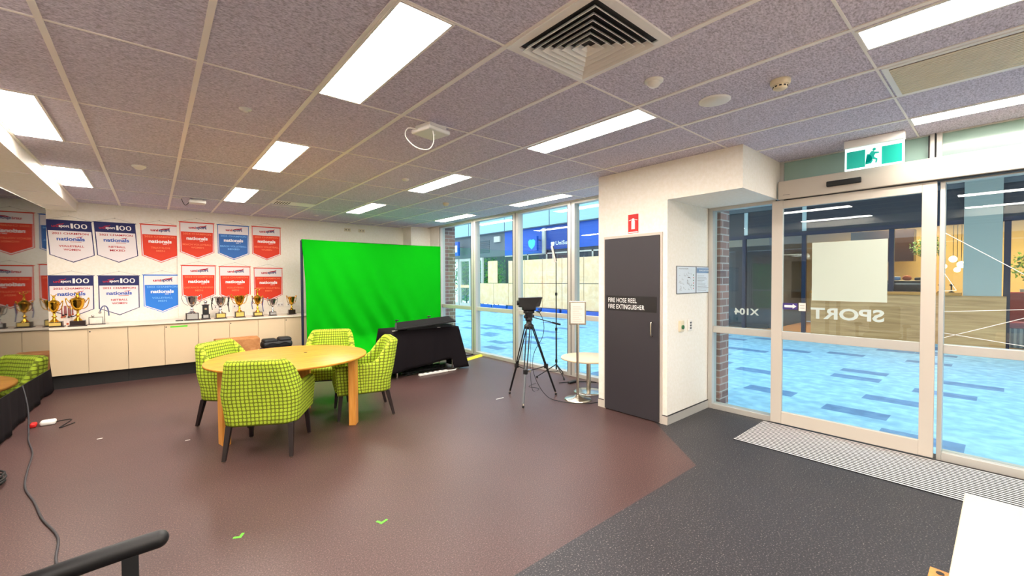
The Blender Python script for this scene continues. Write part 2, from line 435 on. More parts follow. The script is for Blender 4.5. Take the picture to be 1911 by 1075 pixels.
# walls
m = MB(); m.box(X0, .33, BY+.03, BY+.15, 0, CE, 'wall'); m.box(.33, WX+.1, BY, BY+.15, 0, CE, 'wall'); m.build('wall_back', **S)
m = MB(); m.box(4.52, WX, 8.86, BY, 0, CE, 'wall'); m.box(WX-.06, WX+.06, 8.47, 8.86, 0, CE, 'wall'); m.build('wall_back_column', **S)
m = MB(); m.box(X0-.1, X0, Y0, BY+.1, 0, CE, 'wall'); m.build('wall_left', **S)
m = MB(); m.box(X0-.1, WX+.1, Y0-.1, Y0, 0, CE, 'wall'); m.build('wall_rear', **S)
# white block with the fire cupboard and the soffit
m = MB()
m.box(4.09, WX+.08, 2.30, 3.19, 0, CE, 'wall')
m.box(4.09, WX-.02, 1.565, 2.30, 2.36, CE, 'wall')
m.build('wall_block', **S)
m = MB()
m.box(4.10, WX-.02, 2.288, 2.30, .0, .09, 'alu'); m.box(4.10, WX-.02, 2.286, 2.30, .09, .096, 'kick')
m.box(4.078, 4.09, 2.288, 2.365, 0, .09, 'aluw'); m.box(4.076, 4.09, 2.288, 2.365, .09, .095, 'kick')
m.box(4.078, 4.09, 3.09, 3.19, 0, .09, 'aluw'); m.box(4.076, 4.09, 3.09, 3.19, .09, .095, 'kick')
m.build('baseboard_block', **S)
# fire cupboard door
d1 = thing('door_1', None, None, (0, 0, 0), kind='structure')
m = MB(); m.box(4.055, 4.09, 2.375, 3.075, .012, 2.0, 'door'); m.build('door_panel', d1, bevel=.002)
m = MB(); m.box(4.075, 4.092, 2.35, 2.375, 0, 2.03, 'aluw'); m.box(4.075, 4.092, 3.075, 3.10, 0, 2.03, 'aluw'); m.box(4.075, 4.092, 2.375, 3.075, 2.0, 2.03, 'aluw')
m.build('door_frame', d1)
m = MB(); m.tube([(4.055, 2.45, 1.075), (4.028, 2.45, 1.07), (4.022, 2.45, 1.04), (4.022, 2.45, .95), (4.028, 2.45, .925), (4.055, 2.45, .92)], .0075, 'chrome'); m.build('door_handle', d1)
m = MB(); m.box(4.0525, 4.055, 2.40, 3.045, 1.175, 1.345, 'door2')
m.text('FIRE HOSE REEL', -Y_, Z_, (4.0525, 3.02, 1.268), .38, .052, 'vinyl', 'L', .006)
m.text('FIRE EXTINGUISHER', -Y_, Z_, (4.0525, 3.02, 1.195), .475, .052, 'vinyl', 'L', .006)
m.build('door_sign', d1, label='black sign with white lettering')

# left glazing: bays
def frame_bay(name, y0, y1, x=WX, z0=0., z1=CE-.01, rail=(.90, .975), jw=.07, key='alu', glass='glass', sill=.06, top=.035, dep=.06, jl=None, jr=None):
    t = thing(name, None, None, (0, 0, 0), kind='structure')
    jl = jl or jw; jr = jr or jw
    m = MB()
    m.box(x-dep, x+dep, y0, y0+jl, z0, z1, key); m.box(x-dep, x+dep, y1-jr, y1, z0, z1, key)
    m.box(x-dep, x+dep, y0+jl, y1-jr, z0, z0+sill, key); m.box(x-dep, x+dep, y0+jl, y1-jr, z1-top, z1, key)
    if rail: m.box(x-dep*.6, x+dep*.6, y0+jl, y1-jr, rail[0], rail[1], key)
    m.build('window_frame', t, bevel=.003)
    if key == 'alu':
        m = MB(); m.box(x-dep-.001, x+dep*.8, y0+jl, y0+jl+.009, z0+sill, z1-top, 'kick'); m.box(x-dep-.001, x+dep*.8, y0-.001, y0+.006, z0+.02, z1, 'kick'); m.build('gasket', t)
    if rail:
        for a, b in ((z0+sill, rail[0]), (rail[1], z1-top)):
            m = MB(); m.box(x-.004, x+.004, y0+jl, y1-jr, a, b, glass); m.build('pane', t)
    else:
        m = MB(); m.box(x-.004, x+.004, y0+jl, y1-jr, z0+sill, z1-top, glass); m.build('pane', t)
    return t
frame_bay('window_1', 7.105, 8.46)
frame_bay('window_2', 5.785, 7.10)
frame_bay('window_3', 4.45, 5.78)
frame_bay('window_4', 3.195, 4.445)
w5 = frame_bay('window_5', 1.585, 2.296, z1=2.36, jr=.05, jl=.02)
w6 = frame_bay('window_6', -.95, .37, z1=2.36, jr=.03, sill=.07)
frame_bay('window_7', -2.30, -.96, z1=2.36, sill=.07)
frame_bay('window_8', .405, 1.565, z0=2.53, z1=CE, rail=None, jw=.035, glass='frost', sill=.01, top=.01, dep=.03)
frame_bay('window_9', -.95, .40, z0=2.53, z1=CE, rail=None, jw=.035, glass='frost', sill=.01, top=.01, dep=.03)
frame_bay('window_10', -2.30, -.955, z0=2.53, z1=CE, rail=None, jw=.035, glass='frost', sill=.01, top=.01, dep=.03)
m = MB(); m.box(WX-.06, WX+.06, Y0, -2.30, 0, CE, 'wall'); m.build('wall_right', **S)
# sliding door leaf
d2 = thing('door_2', None, None, kind='structure')
DX = 4.985
m = MB()
m.box(DX-.022, DX+.022, 1.51, 1.61, .02, 2.34, 'aluw'); m.box(DX-.022, DX+.022, .385, .475, .02, 2.34, 'aluw')
m.box(DX-.022, DX+.022, .475, 1.51, .02, .145, 'aluw'); m.box(DX-.022, DX+.022, .475, 1.51, 2.255, 2.34, 'aluw')
m.box(DX-.014, DX+.014, .475, 1.51, .90, .985, 'alu')
m.build('door_frame', d2, bevel=.003)
for a, b in ((.145, .90), (.985, 2.255)):
    m = MB(); m.box(DX-.004, DX+.004, .475, 1.51, a, b, 'glass'); m.build('pane', d2)
m = MB(); m.text('SPORT', Y_, Z_, (DX-.006, .985, 1.135), .555, .112, 'vinylg', 'C', .03, -.0)
m.build('glass_lettering', d2, label='mirrored grey lettering stuck on the glass')
m = MB(); m.box(DX-.007, DX-.005, .69, 1.255, 1.315, 1.885, 'frostsheet'); m.build('frosted_sheet', d2, label='pale sheet covering the glass')
m = MB(); m.box(DX-.007, DX-.005, 1.375, 1.505, 1.215, 1.28, 'purple')
m.prism([(0, .018), (.075, .018), (.075, .006), (.108, .03), (.075, .054), (.075, .042), (0, .042)], -Y_, Z_, (DX-.009, 1.492, 1.218), .001, 'vinyl')
m.build('arrow_sticker', d2, label='white arrow on a purple strip')
m = MB(); m.box(DX-.007, DX-.005, 1.305, 1.365, 1.205, 1.285, 'paper'); m.box(DX-.008, DX-.007, 1.315, 1.355, 1.258, 1.262, 'ink'); m.box(DX-.008, DX-.007, 1.315, 1.355, 1.232, 1.236, 'ink'); m.build('notice', d2)
# decals
m = MB(); m.text('X104', Y_, Z_, (WX-.006, 1.89, 1.125), .26, .075, 'vinylg', 'C', .03, 0)
m.build('glass_lettering', w5, label='mirrored pale lettering stuck on the glass')
m = MB()
def line(a, b, wd=.0022):
    a = Vector((WX-.006, *a)); b = Vector((WX-.006, *b)); d = (b-a).normalized(); s_ = d.cross(X_)*wd
    m.add([a-s_, b-s_, b+s_, a+s_], [(0, 1, 2, 3)], 'vinyl')
line((.34, 1.91), (-.88, .90+.0)); line((.34, 1.57), (.27, 1.43)); line((.27, 1.43), (.34, 1.425)); line((.34, 1.25), (-.88, 1.36)); line((.34, 1.03), (-.88, 1.58)); line((.34, 1.07), (-.30, .96+.02))
m.build('line_decal', w6, label='thin white lines stuck on the glass')
# operator header
m = MB(); m.rbox(4.93, 5.05, -2.3, 1.545, 2.345, 2.53, 'aluw', .008)
hd = m.build('door_header'); tag(hd, 'beige metal header box of the automatic sliding door', 'door operator')
m = MB(); m.rbox(4.90, 4.93, .87, 1.13, 2.405, 2.455, 'dark', .008); m.build('sensor_bar', hd)
m = MB(); m.box(4.9285, 4.93, 1.44, 1.50, 2.385, 2.389, 'ink'); m.box(4.955, 5.05, -2.3, 1.5, 2.335, 2.345, 'dark'); m.build('trim_strip', hd)

# entrance mat
m = MB(); m.box(4.20, 4.955, -1.0, 1.675, .0015, .006, 'rubber')
em = m.build('entrance_mat'); tag(em, 'ribbed aluminium and black entrance mat inside the glass door', 'mat')
m = MB()
for i in range(20): m.box(4.203+.0388*i, 4.203+.0388*i+.017, -1.0, 1.675, .006, .0064, 'matbar')
m.build('metal_strips', em)

# ================================================================== CEILING FITTINGS
def light(x0, x1, y0, label, first=[None]):
    wd = x1-x0
    t = thing('ceiling_light', label, 'light', (x0, y0, CE), group='long ceiling light panels')
    m = MB(); m.box(-.014, wd+.014, 0, .012, -.008, 0, 'grid'); m.box(-.014, wd+.014, 1.176, 1.188, -.008, 0, 'grid'); m.box(-.014, 0, .012, 1.176, -.008, 0, 'grid'); m.box(wd, wd+.014, .012, 1.176, -.008, 0, 'grid')
    m.build('frame', t)
    m = MB(); m.box(0, wd, .012, 1.176, -.006, -.001, 'lamp'); m.build('diffuser', t)
LT = [(.84, 1.10, 1.714, 'long lit ceiling panel beside the square air vent, over the open floor'),
      (.84, 1.10, 4.114, 'lit ceiling panel above the wooden table'),
      (.84, 1.10, 6.514, 'lit ceiling panel close to the banner wall, above the cups'),
      (2.66, 2.89, 1.714, 'long lit ceiling panel between the air vent and the white block'),
      (2.66, 2.89, 4.114, 'lit ceiling panel in front of the green screen, next to the smoke alarm'),
      (2.66, 2.89, 6.514, 'small looking lit ceiling panel directly over the green screen'),
      (4.46, 4.67, 4.114, 'lit ceiling panel along the windows, above the ring lamp stand'),
      (4.46, 4.67, 6.514, 'lit ceiling panel along the windows at the brick pier'),
      (2.67, 2.90, -.686, 'lit ceiling panel before the ribbed air grille near the entrance'),
      (4.43, 4.62, -.686, 'lit ceiling panel next to the green exit sign'),
      (-.84, -.57, 4.114, 'larger lit ceiling panel beside the white bulkhead'),
      (-.84, -.57, 6.514, 'lit ceiling panel at the far end of the white bulkhead'),
      (-.84, -.57, 1.714, 'lit ceiling panel above the big black screen'),
      (.84, 1.10, -.686, 'added unseen lit ceiling panel directly over the reception desk'),  # from here on: unseen panels behind the camera, added for illumination
      (.84, 1.10, -3.086, 'added unseen lit ceiling panel behind the reception desk'),
      (2.67, 2.90, -3.086, 'added unseen lit ceiling panel by the rear wall near the glazing'),
      (-.84, -.57, -.686, 'added unseen lit ceiling panel by the bulkhead behind the office chair')]
for a in LT: light(*a)
# square diffuser
t = thing('ceiling_vent', 'big square white air diffuser with nested louvres in the ceiling', 'vent', (1.72, 1.41, CE))
def sqring(m, a, za, b, zb, k, th=.0):
    V = [(sx*a, sy*a, za) for sx, sy in ((-1, -1), (1, -1), (1, 1), (-1, 1))]+[(sx*b, sy*b, zb) for sx, sy in ((-1, -1), (1, -1), (1, 1), (-1, 1))]
    m.add(V, [(i, (i+1) % 4, 4+(i+1) % 4, 4+i) for i in range(4)], k)
m = MB(); sqring(m, .298, 0, .298, -.012, 'bright'); sqring(m, .298, -.012, .250, -.010, 'bright'); sqring(m, .250, -.010, .250, 0, 'bright'); m.build('frame', t)
m = MB(); m.box(-.249, .249, -.249, .249, -.002, -.0005, 'dark'); m.build('duct', t)
for i in range(6):
    a = .240-i*.036; m = MB(); sqring(m, a, -.034, a-.024, -.004, 'bright'); sqring(m, a-.0025, -.0348, a-.0265, -.005, 'bright'); sqring(m, a, -.034, a-.0025, -.0348, 'bright'); m.build('louvre', t)
m = MB(); q_ = .024; m.add([(-q_, -q_, -.034), (q_, -q_, -.034), (q_, q_, -.034), (-q_, q_, -.034), (0, 0, -.012)], [(0, 1, 4), (1, 2, 4), (2, 3, 4), (3, 0, 4)], 'bright'); m.build('louvre', t)
# slot diffuser near back wall
t = thing('ceiling_vent', 'small slotted ceiling vent between the lit panels near the banner wall', 'vent', (1.435, 7.2, CE))
m = MB(); m.box(0, .57, 0, .30, -.010, -.001, 'bright'); m.build('frame', t)
m = MB()
for i in range(6): m.box(.03+.035*i, .045+.035*i, .03, .27, -.0115, -.010, 'dark')
m.build('slots', t)
m = MB(); m.box(.33, .54, .04, .26, -.013, -.010, 'bright'); m.build('grille_plate', t)
# return grille
t = thing('ceiling_vent', 'long ribbed beige return air grille in the ceiling by the entrance', 'vent', (3.24, -.69, CE))
m = MB(); m.box(0, .56, 0, 1.18, -.010, -.001, 'bright'); m.build('frame', t)
m = MB(); m.box(.03, .53, .03, 1.15, -.0115, -.010, 'kick')
for i in range(20): m.box(.035+.025*i, .051+.025*i, .03, 1.15, -.016, -.0115, 'cream')
m.build('ribs', t)
def disc(name, label, cat, x, y, prof, k='cream', parts=()):
    m = MB(); m.lathe([(r_, -z_) for r_, z_ in prof], k, n=28); o = m.build(name, loc=(x, y, CE)); tag(o, label, cat)
    for nm, pr, kk in parts:
        m = MB(); m.lathe([(r_, -z_) for r_, z_ in pr], kk, n=28); m.build(nm, o)
    return o
disc('motion_sensor', 'round white motion sensor on the ceiling beside the square vent', 'sensor', 2.36, 1.42, [(.056, 0), (.056, .008), (.045, .012)], 'whitep', [('lens', [(.042, .011), (.040, .022), (.028, .036), (.001, .042)], 'whitep')])
disc('ceiling_speaker', 'flat round ceiling speaker between the motion sensor and the smoke detector', 'speaker', 2.94, 1.31, [(.10, 0), (.10, .005), (.088, .008)], 'bright', [('grille', [(.088, .006), (.087, .0095), (.001, .010)], 'whitep')])
sd = disc('smoke_detector', 'cream round smoke detector with dark slots near the entrance', 'smoke detector', 2.96, .92, [(.055, 0), (.055, .018), (.048, .03)], 'cream', [('chamber', [(.040, .028), (.038, .048), (.026, .056), (.001, .057)], 'cream')])
m = MB()
for i in range(10):
    a = 2*math.pi*i/10; m.box(-.0065, .0065, .036, .041, -.044, -.036, 'dark', rot=Matrix.Rotation(a, 3, 'Z'), piv=(0, 0, -.04))
m.build('slots', sd)
disc('smoke_detector', 'cream smoke detector on the ceiling by the brick pier window', 'smoke detector', 3.57, 5.80, [(.05, 0), (.05, .015), (.04, .03), (.03, .045), (.001, .046)])
disc('sprinkler_head', 'small recessed ceiling disc above the open floor left of the long panel', 'sprinkler', .52, 3.51, [(.04, 0), (.04, .004), (.018, .006), (.016, .02), (.001, .021)], 'whitep')
disc('motion_sensor', 'round cream motion sensor on the ceiling by the white bulkhead', 'sensor', -.09, 5.97, [(.06, 0), (.06, .01), (.045, .02), (.03, .034), (.001, .038)], 'whitep')
disc('motion_sensor', 'small pale round sensor on the ceiling before the green screen', 'sensor', 2.34, 4.72, [(.045, 0), (.045, .012), (.03, .022), (.001, .024)], 'whitep')
disc('sprinkler_head', 'small ceiling disc just above the top of the green screen', 'sprinkler', 2.35, 8.40, [(.045, 0), (.045, .01), (.02, .018), (.001, .02)], 'whitep')
# wifi point with cable
ap = thing('wireless_access_point', 'square white wireless unit hanging below the ceiling with a looped cable', 'access point', (1.70, 2.98, CE), R(12))
m = MB(); m.rbox(-.11, .11, -.11, .11, -.065, -.03, 'whitep', .012); m.build('body', ap)
m = MB(); m.box(-.085, .085, -.085, .085, -.030, -.001, 'grid'); m.build('mounting_bracket', ap)
m = MB(); m.cyl((.02, -.02, -.066), (.02, -.02, -.0645), .006, 'exitw'); m.build('status_light', ap)
m = MB(); m.tube([(-.10, .03, -.045), (-.17, .07, -.045), (-.20, .06, -.12), (-.15, 0, -.20), (-.08, -.06, -.21), (-.045, -.08, -.15), (-.05, -.08, -.065)], .0045, 'whitep'); m.build('cable', ap)
ap = thing('wireless_access_point', 'small white wireless box on the ceiling near the banner wall, cable trailing', 'access point', (.53, 7.88, CE), R(0))
m = MB(); m.rbox(-.10, .10, -.10, .10, -.065, -.02, 'whitep', .012); m.build('body', ap)
m = MB(); m.box(-.06, .06, -.06, .06, -.02, -.001, 'grid'); m.build('mounting_bracket', ap)
m = MB(); m.tube([(-.09, 0, -.04), (-.14, .01, -.10), (-.17, .02, -.06), (-.19, .0, -.004)], .004, 'cordg'); m.box(-.31, -.18, -.01, .01, -.008, -.001, 'whitep'); m.build('cable', ap)
# exit sign
es = thing('exit_sign', 'green and white running man exit sign hung by the automatic door', 'exit sign', (4.75, .76, 0))
m = MB(); m.rbox(-.035, .035, -.20, .20, 2.685, CE-.001, 'bright', .006); m.build('housing', es)
m = MB(); m.box(-.006, .006, -.197, .197, 2.49, 2.685, 'exitw')
m.box(-.008, -.0065, .055, .183, 2.505, 2.655, 'teal'); m.box(-.008, -.0065, -.183, -.055, 2.505, 2.655, 'teal')
man = [[(-.012, .112), (.002, .112), (.006, .104), (.032, .098), (.034, .088), (.012, .088), (.004, .072), (.008, .062), (.026, .048), (.020, .020), (.010, .022), (.014, .042), (-.006, .052), (-.018, .032), (-.046, .028), (-.046, .018), (-.012, .020), (-.002, .040), (-.008, .062), (-.014, .080), (-.028, .076), (-.030, .094), (-.038, .092), (-.038, .070)]]
for p in man:
    m.prism([(a*1.15, b*1.15) for a, b in p], -Y_, Z_, (-.008, 0, 2.503), .001, 'teal')
m.cyl((-.0065, -.005, 2.643), (-.0092, -.005, 2.643), .012, 'teal', n=14)
m.build('sign_panel', es)

# ================================================================== WALL THINGS ON THE BLOCK
m = MB(); m.box(4.086, 4.0895, 2.645, 2.775, 2.045, 2.255, 'red')
o = m.build('extinguisher_sign'); tag(o, 'small red sign with a white extinguisher symbol above the charcoal door', 'sign')
m = MB(); m.prism([(-.022, .045), (.022, .045), (.022, .135), (.012, .152), (.012, .165), (-.012, .165), (-.012, .152), (-.022, .135)], -Y_, Z_, (4.0855, 2.71, 2.045), .001, 'vinyl')
m.prism([(-.055, .140), (-.012, .150), (-.012, .156), (-.055, .146)], -Y_, Z_, (4.0855, 2.71, 2.045), .001, 'vinyl'); m.prism([(.012, .150), (.055, .140), (.055, .146), (.012, .156)], -Y_, Z_, (4.0855, 2.71, 2.045), .001, 'vinyl')
m.box(4.085, 4.0855, 2.65, 2.77, 2.05, 2.062, 'vinyl')
m.build('symbol', o)
def poster(x0, x1, label, kind):
    m = MB(); z0, z1 = 1.37, 1.675; y = 2.299
    m.box(x0, x1, y-.006, y, z0, z1, 'grey'); m.box(x0+.008, x1-.008, y-.0075, y-.006, z0+.008, z1-.008, 'postertint')
    o = m.build('notice_frame'); tag(o, label, 'notice', 'framed notices on the block side')
    m = MB(); yy = y-.0078
    if kind:
        m.box(x0+.01, x1-.01, yy-.0006, yy, z1-.075, z1-.02, 'postergrey')
        m.text('EVACUATION', X_, Z_, ((x0+x1)/2+.02, yy-.001, z1-.055), .24, .018, 'vinyl')
        for i in range(11):
            m.box(x0+.03, x0+.03+random.uniform(.12, .3), yy-.0006, yy, z1-.11-i*.017, z1-.107-i*.017, 'ink')
    else:
        m.text('EVACUATION DIAGRAM', X_, Z_, (x0+.14, yy-.001, z1-.035), .2, .010, 'ink')
        for i in range(34):
            a = random.uniform(x0+.04, x1-.07); b = random.uniform(z0+.03, z1-.08); w_ = random.uniform(.008, .04)
            m.box(a, a+w_, yy-.0006, yy, b, b+.002, 'ink'); m.box(a, a+.002, yy-.0006, yy, b, b+w_*.6, 'ink')
        m.box(x0+.24, x0+.29, yy-.0008, yy, z1-.13, z1-.122, 'dark')
        for i in range(6): m.box(x1-.07, x1-.055, yy-.0008, yy, z0+.05+i*.03, z0+.062+i*.03, 'leafd' if i % 2 else 'red')
    m.build('printing', o)
poster(4.27, 4.70, 'framed evacuation diagram sheet on the white block side, over the switches', 0)
poster(4.705, 5.04, 'framed notice with a blue header strip beside the evacuation diagram', 1)
m = MB(); m.rbox(4.32, 4.41, 2.275, 2.30, .96, 1.08, 'cream', .006); o = m.build('exit_button'); tag(o, 'cream wall plate with a green door release button', 'switch')
m = MB(); m.cyl((4.365, 2.275, 1.01), (4.365, 2.262, 1.01), .022, 'leafd'); m.build('button', o)
m = MB(); m.rbox(4.52, 4.60, 2.282, 2.30, .955, 1.08, 'whitep', .006); o = m.build('wall_switch'); tag(o, 'white wall switch plate beside the green release button', 'switch')
m = MB()
for i in range(3): m.box(4.545, 4.575, 2.277, 2.282, .975+.03*i, .995+.03*i, 'grey')
m.build('rocker', o)
for x, z in ((3.22, 2.62), (3.53, 2.62)):
    m = MB(); m.rbox(x-.07, x+.07, BY-.012, BY, z-.035, z+.035, 'cream', .006); o = m.build('wall_socket'); tag(o, 'cream double power point high on the wall, %s' % ('first above the green screen' if x < 3.4 else 'beside its twin and closer to the column'), 'socket', 'high power points')
    m = MB(); m.box(x-.04, x-.02, BY-.0135, BY-.012, z-.012, z+.012, 'ink'); m.box(x+.02, x+.04, BY-.0135, BY-.012, z-.012, z+.012, 'ink'); m.build('outlets', o)
for x, l in ((.88, 'white double power point behind the cup with black ribbons'), (1.17, 'white double power point between the ribboned cup and the gold cup'), (1.90, 'white double power point behind the silver cup near the screen'), (2.07, 'white power point behind the last small cup')):
    m = MB(); m.rbox(x-.06, x+.06, BY-.012, BY, 1.02, 1.10, 'whitep', .006); o = m.build('wall_socket'); tag(o, l, 'socket', 'power points above the cabinets')
    m = MB(); m.box(x-.035, x-.02, BY-.0135, BY-.012, 1.045, 1.07, 'ink'); m.box(x+.02, x+.035, BY-.0135, BY-.012, 1.045, 1.07, 'ink'); m.build('outlets', o)

# ================================================================== BANNERS
def banner(x0, zt, top, bottom, border, year, sport1, sport2, label, style, shear=0.0):
    W, HS, HT = .485, .52, .635
    y = (BY+.03 if x0 < .3 else BY)-.004
    U = Vector((1, 0, 0)); V_ = Vector((-shear, 0, 1)); O = Vector((x0, y, zt))
    def P(i): return [(i, -i), (i, -(HS-i*.3)), (W/2, -(HT-i*1.05)), (W-i, -(HS-i*.3)), (W-i, -i)]
    m = MB(); t = .002
    m.prism(P(0), U, V_, O, .003, border)
    def layer(poly, k, d): m.prism(poly, U, V_, O-Y_*d, .0008, k)
    if style == 100:
        sp = .155; i = .012
        layer([(0, 0), (0, -sp), (W, -sp), (W, 0)], 'bnavy', .001)
        layer([(i, -sp), (i, -(HS-.004)), (W/2, -(HT-.013)), (W-i, -(HS-.004)), (W-i, -sp)], 'bwhite', .001)
    else:
        sp = .165; i = .008
        layer(P(.010), 'bwhite', .001)
        i = .022
        layer([(.016, -sp), (.022, -(HS-.012)), (W/2, -(HT-.026)), (W-.022, -(HS-.012)), (W-.016, -sp)], bottom, .002)
    m.cyl(O+Vector((-.012, .002, .003)), O+Vector((W+.012, .002, .003)), .005, border, n=8)
    o = m.build('pennant_banner'); tag(o, label, 'banner', 'sports pennants on the wall')
    LB = {}; d = .0035
    class _P:
        def __getattr__(_, a): return getattr(LB.setdefault(cur[0], MB()), a)
    cur = ['logo_print']; l = _P()
    def T(s_, u, v, w_, h_, k, al='C', off=.02):
        if not s_: return
        if 'CHAMPION' in s_: cur[0] = 'year_print'
        elif s_ == 'nationals': cur[0] = 'title_print'
        elif s_ in (sport1, sport2): cur[0] = 'sport_print'
        l.text(s_, U, V_, O+U*u+V_*v-Y_*d, w_, h_, k, al, off, .0004)
    def swoosh(u, v, s_, k):
        l.prism([(u, v), (u+.35*s_, v+.12*s_), (u+.7*s_, v+.16*s_), (u+s_, v+.30*s_), (u+.85*s_, v+.10*s_), (u+.5*s_, v+.02*s_), (u+.2*s_, v-.02*s_)], U, V_, O-Y_*(d+.0004), .0003, k)
    if style == 100:
        T('uni', .09, -.105, .072, .036, 'tred'); T('sport', .185, -.115, .11, .048, 'twhite', off=.03)
        T('1', .268, -.115, .026, .075, 'twhite', off=0); T('00', .362, -.115, .145, .075, 'twhite', off=0)
        swoosh(.10, -.066, .09, 'tred')
        T('2021 CHAMPION', W/2+.003, -.21, .39, .030, 'tred')
        T('nationals', W/2, -.305, .30, .058, 'tblue', off=.03); swoosh(W/2+.05, -.252, .085, 'tred')
        l.prism([(W/2-.01, -.323), (W/2+.11, -.323), (W/2+.11, -.317), (W/2-.01, -.317)], U, V_, O-Y_*d, .0003, 'tred')
        T(sport1, W/2, -.40, .024*len(sport1)+.03, .030, 'tred'); T(sport2, W/2, -.455, .034*len(sport2)+.01, .030, 'tred')
    else:
        pc = 'tpink' if bottom == 'bred' else 'tsky'
        T('uni', .175, -.110, .10, .040, 'tred', off=.035); T('sport', .305, -.122, .15, .052, 'tnavy', off=.03); swoosh(.235, -.078, .15, 'tred'); swoosh(.29, -.082, .09, 'tnavy')
        T(year+' CHAMPION', W/2, -.215, .40, .030, pc)
        T('nationals', W/2, -.305, .30, .058, 'twhite', off=.035); T('DIV 1', W/2+.07, -.330, .07, .016, 'twhite', off=.02)
        T(sport1, W/2, -.40, min(.024*len(sport1)+.03, .41), .030, pc); T(sport2, W/2, -.452, .034*len(sport2)+.01, .030, pc)
    for nm_, mb_ in LB.items(): mb_.build(nm_, o)
    c = MB(); pk = O+Vector((W/2, .001, .075)); c.tube([O+Vector((0, 0, .004)), pk, O+Vector((W, 0, .004))], .0012, 'ink', 5, 0); c.sphere(pk, .006, 'silver', 8); c.build('hanging_cord', o)
ZL, ZR, BL_, BR_ = 2.458, 2.555, 1.62, 1.792
banner(-1.20, ZL, 'bnavy', 'bwhite', 'bnavy', '2021', 'VOLLEYBALL', 'WOMEN', 'upper navy topped white pennant reading 2021 champion volleyball women', 100, .06)
banner(-.69, ZL+.01, 'bnavy', 'bwhite', 'bnavy', '2021', 'NETBALL', 'MIXED', 'upper navy topped white pennant reading netball mixed', 100, .06)
banner(-.14, ZL+.02, 'bwhite', 'bred', 'bred', '2023', 'TRIATHLON', 'MEN', 'red and white pennant reading triathlon men', 1, .02)
banner(.367, ZR, 'bwhite', 'bred', 'bred', '2024', 'BEACH VOLLEYBALL', 'WOMEN', 'upper red pennant reading 2024 beach volleyball women, beside the blue one', 1)
banner(.905, ZR-.005, 'bwhite', 'bblue2', 'bblue2', '2025', 'BEACH VOLLEYBALL', 'MIXED', 'dull blue pennant in the upper row reading beach volleyball mixed', 1)
banner(1.44, ZR+.005, 'bwhite', 'bred', 'bred', '2025', 'BEACH VOLLEYBALL', 'WOMEN', 'upper red pennant closest to the green screen, beach volleyball women', 1)
banner(-1.19, BL_, 'bnavy', 'bwhite', 'bnavy', '2021', '', '', 'lower navy topped pennant partly covered by two gold cups', 100)
banner(-.655, BL_, 'bnavy', 'bwhite', 'bnavy', '2021', 'NETBALL', 'WOMEN', 'lower navy topped white pennant reading netball women', 100)
banner(-.12, BL_+.015, 'bwhite', 'bblue', 'bblue', '2022', 'VOLLEYBALL', 'MEN', 'bright blue pennant in the lower row reading volleyball men', 1)
banner(.38, BR_+.01, 'bwhite', 'bred', 'bred', '2023', 'DISTANCE RUNNING', 'MEN', 'lower red pennant reading distance running men', 1)
banner(.92, BR_, 'bwhite', 'bred', 'bred', '2024', 'VOLLEYBALL', 'MEN', 'lower red pennant behind the gold cup reading volleyball men', 1)
banner(1.46, BR_-.02, 'bwhite', 'bred', 'bred', '2025', 'BEACH VOLLEYBALL', 'MEN', 'lower red pennant closest to the green screen, beach volleyball men', 1)

# ================================================================== CABINETS
CB = [-2.02+.86*i for i in range(0, 6)]
labs = ['white cupboard behind the black draped table, under the two gold cups', 'white double cupboard below the lower netball pennant', 'white cupboard with a green label strip on its door',
        'white cupboard behind the cardboard box', 'white cupboard behind the black bag, beside the green screen']
for i in range(5):
    x0 = CB[i]+.0; x0 = -2.02+.86*i
    c = thing('base_cabinet', labs[i], 'cabinet', (x0, 8.66, 0), group='white cupboards along the banner wall')
    m = MB(); m.box(0, .858, .02, .59, .20, .85, 'white'); m.build('body', c)
    m = MB(); m.box(0, .858, .08, .59, 0, .20, 'kick'); m.build('plinth', c)
    for j in range(2):
        m = MB(); m.box(.003+.43*j, .427+.43*j, 0, .018, .20, .838, 'white'); dr = m.build('door', c, bevel=.0015)
        m = MB()
        if j == 1 - (0):
            m.cyl((.43+.02, 0, .80), (.43+.02, -.006, .80), .009, 'darkm', n=12); m.build('lock', dr)
    if i == 2:
        m = MB(); m.box(.43+.07, .43+.29, -.001, -.0002, .788, .812, 'lime'); m.build('label_strip', c)
m = MB(); m.box(-2.02, 2.29, 8.635, BY-.001, .853, .88, 'whitetop'); o = m.build('worktop', bevel=.002); tag(o, 'long white worktop along the banner wall carrying the cups', 'worktop')

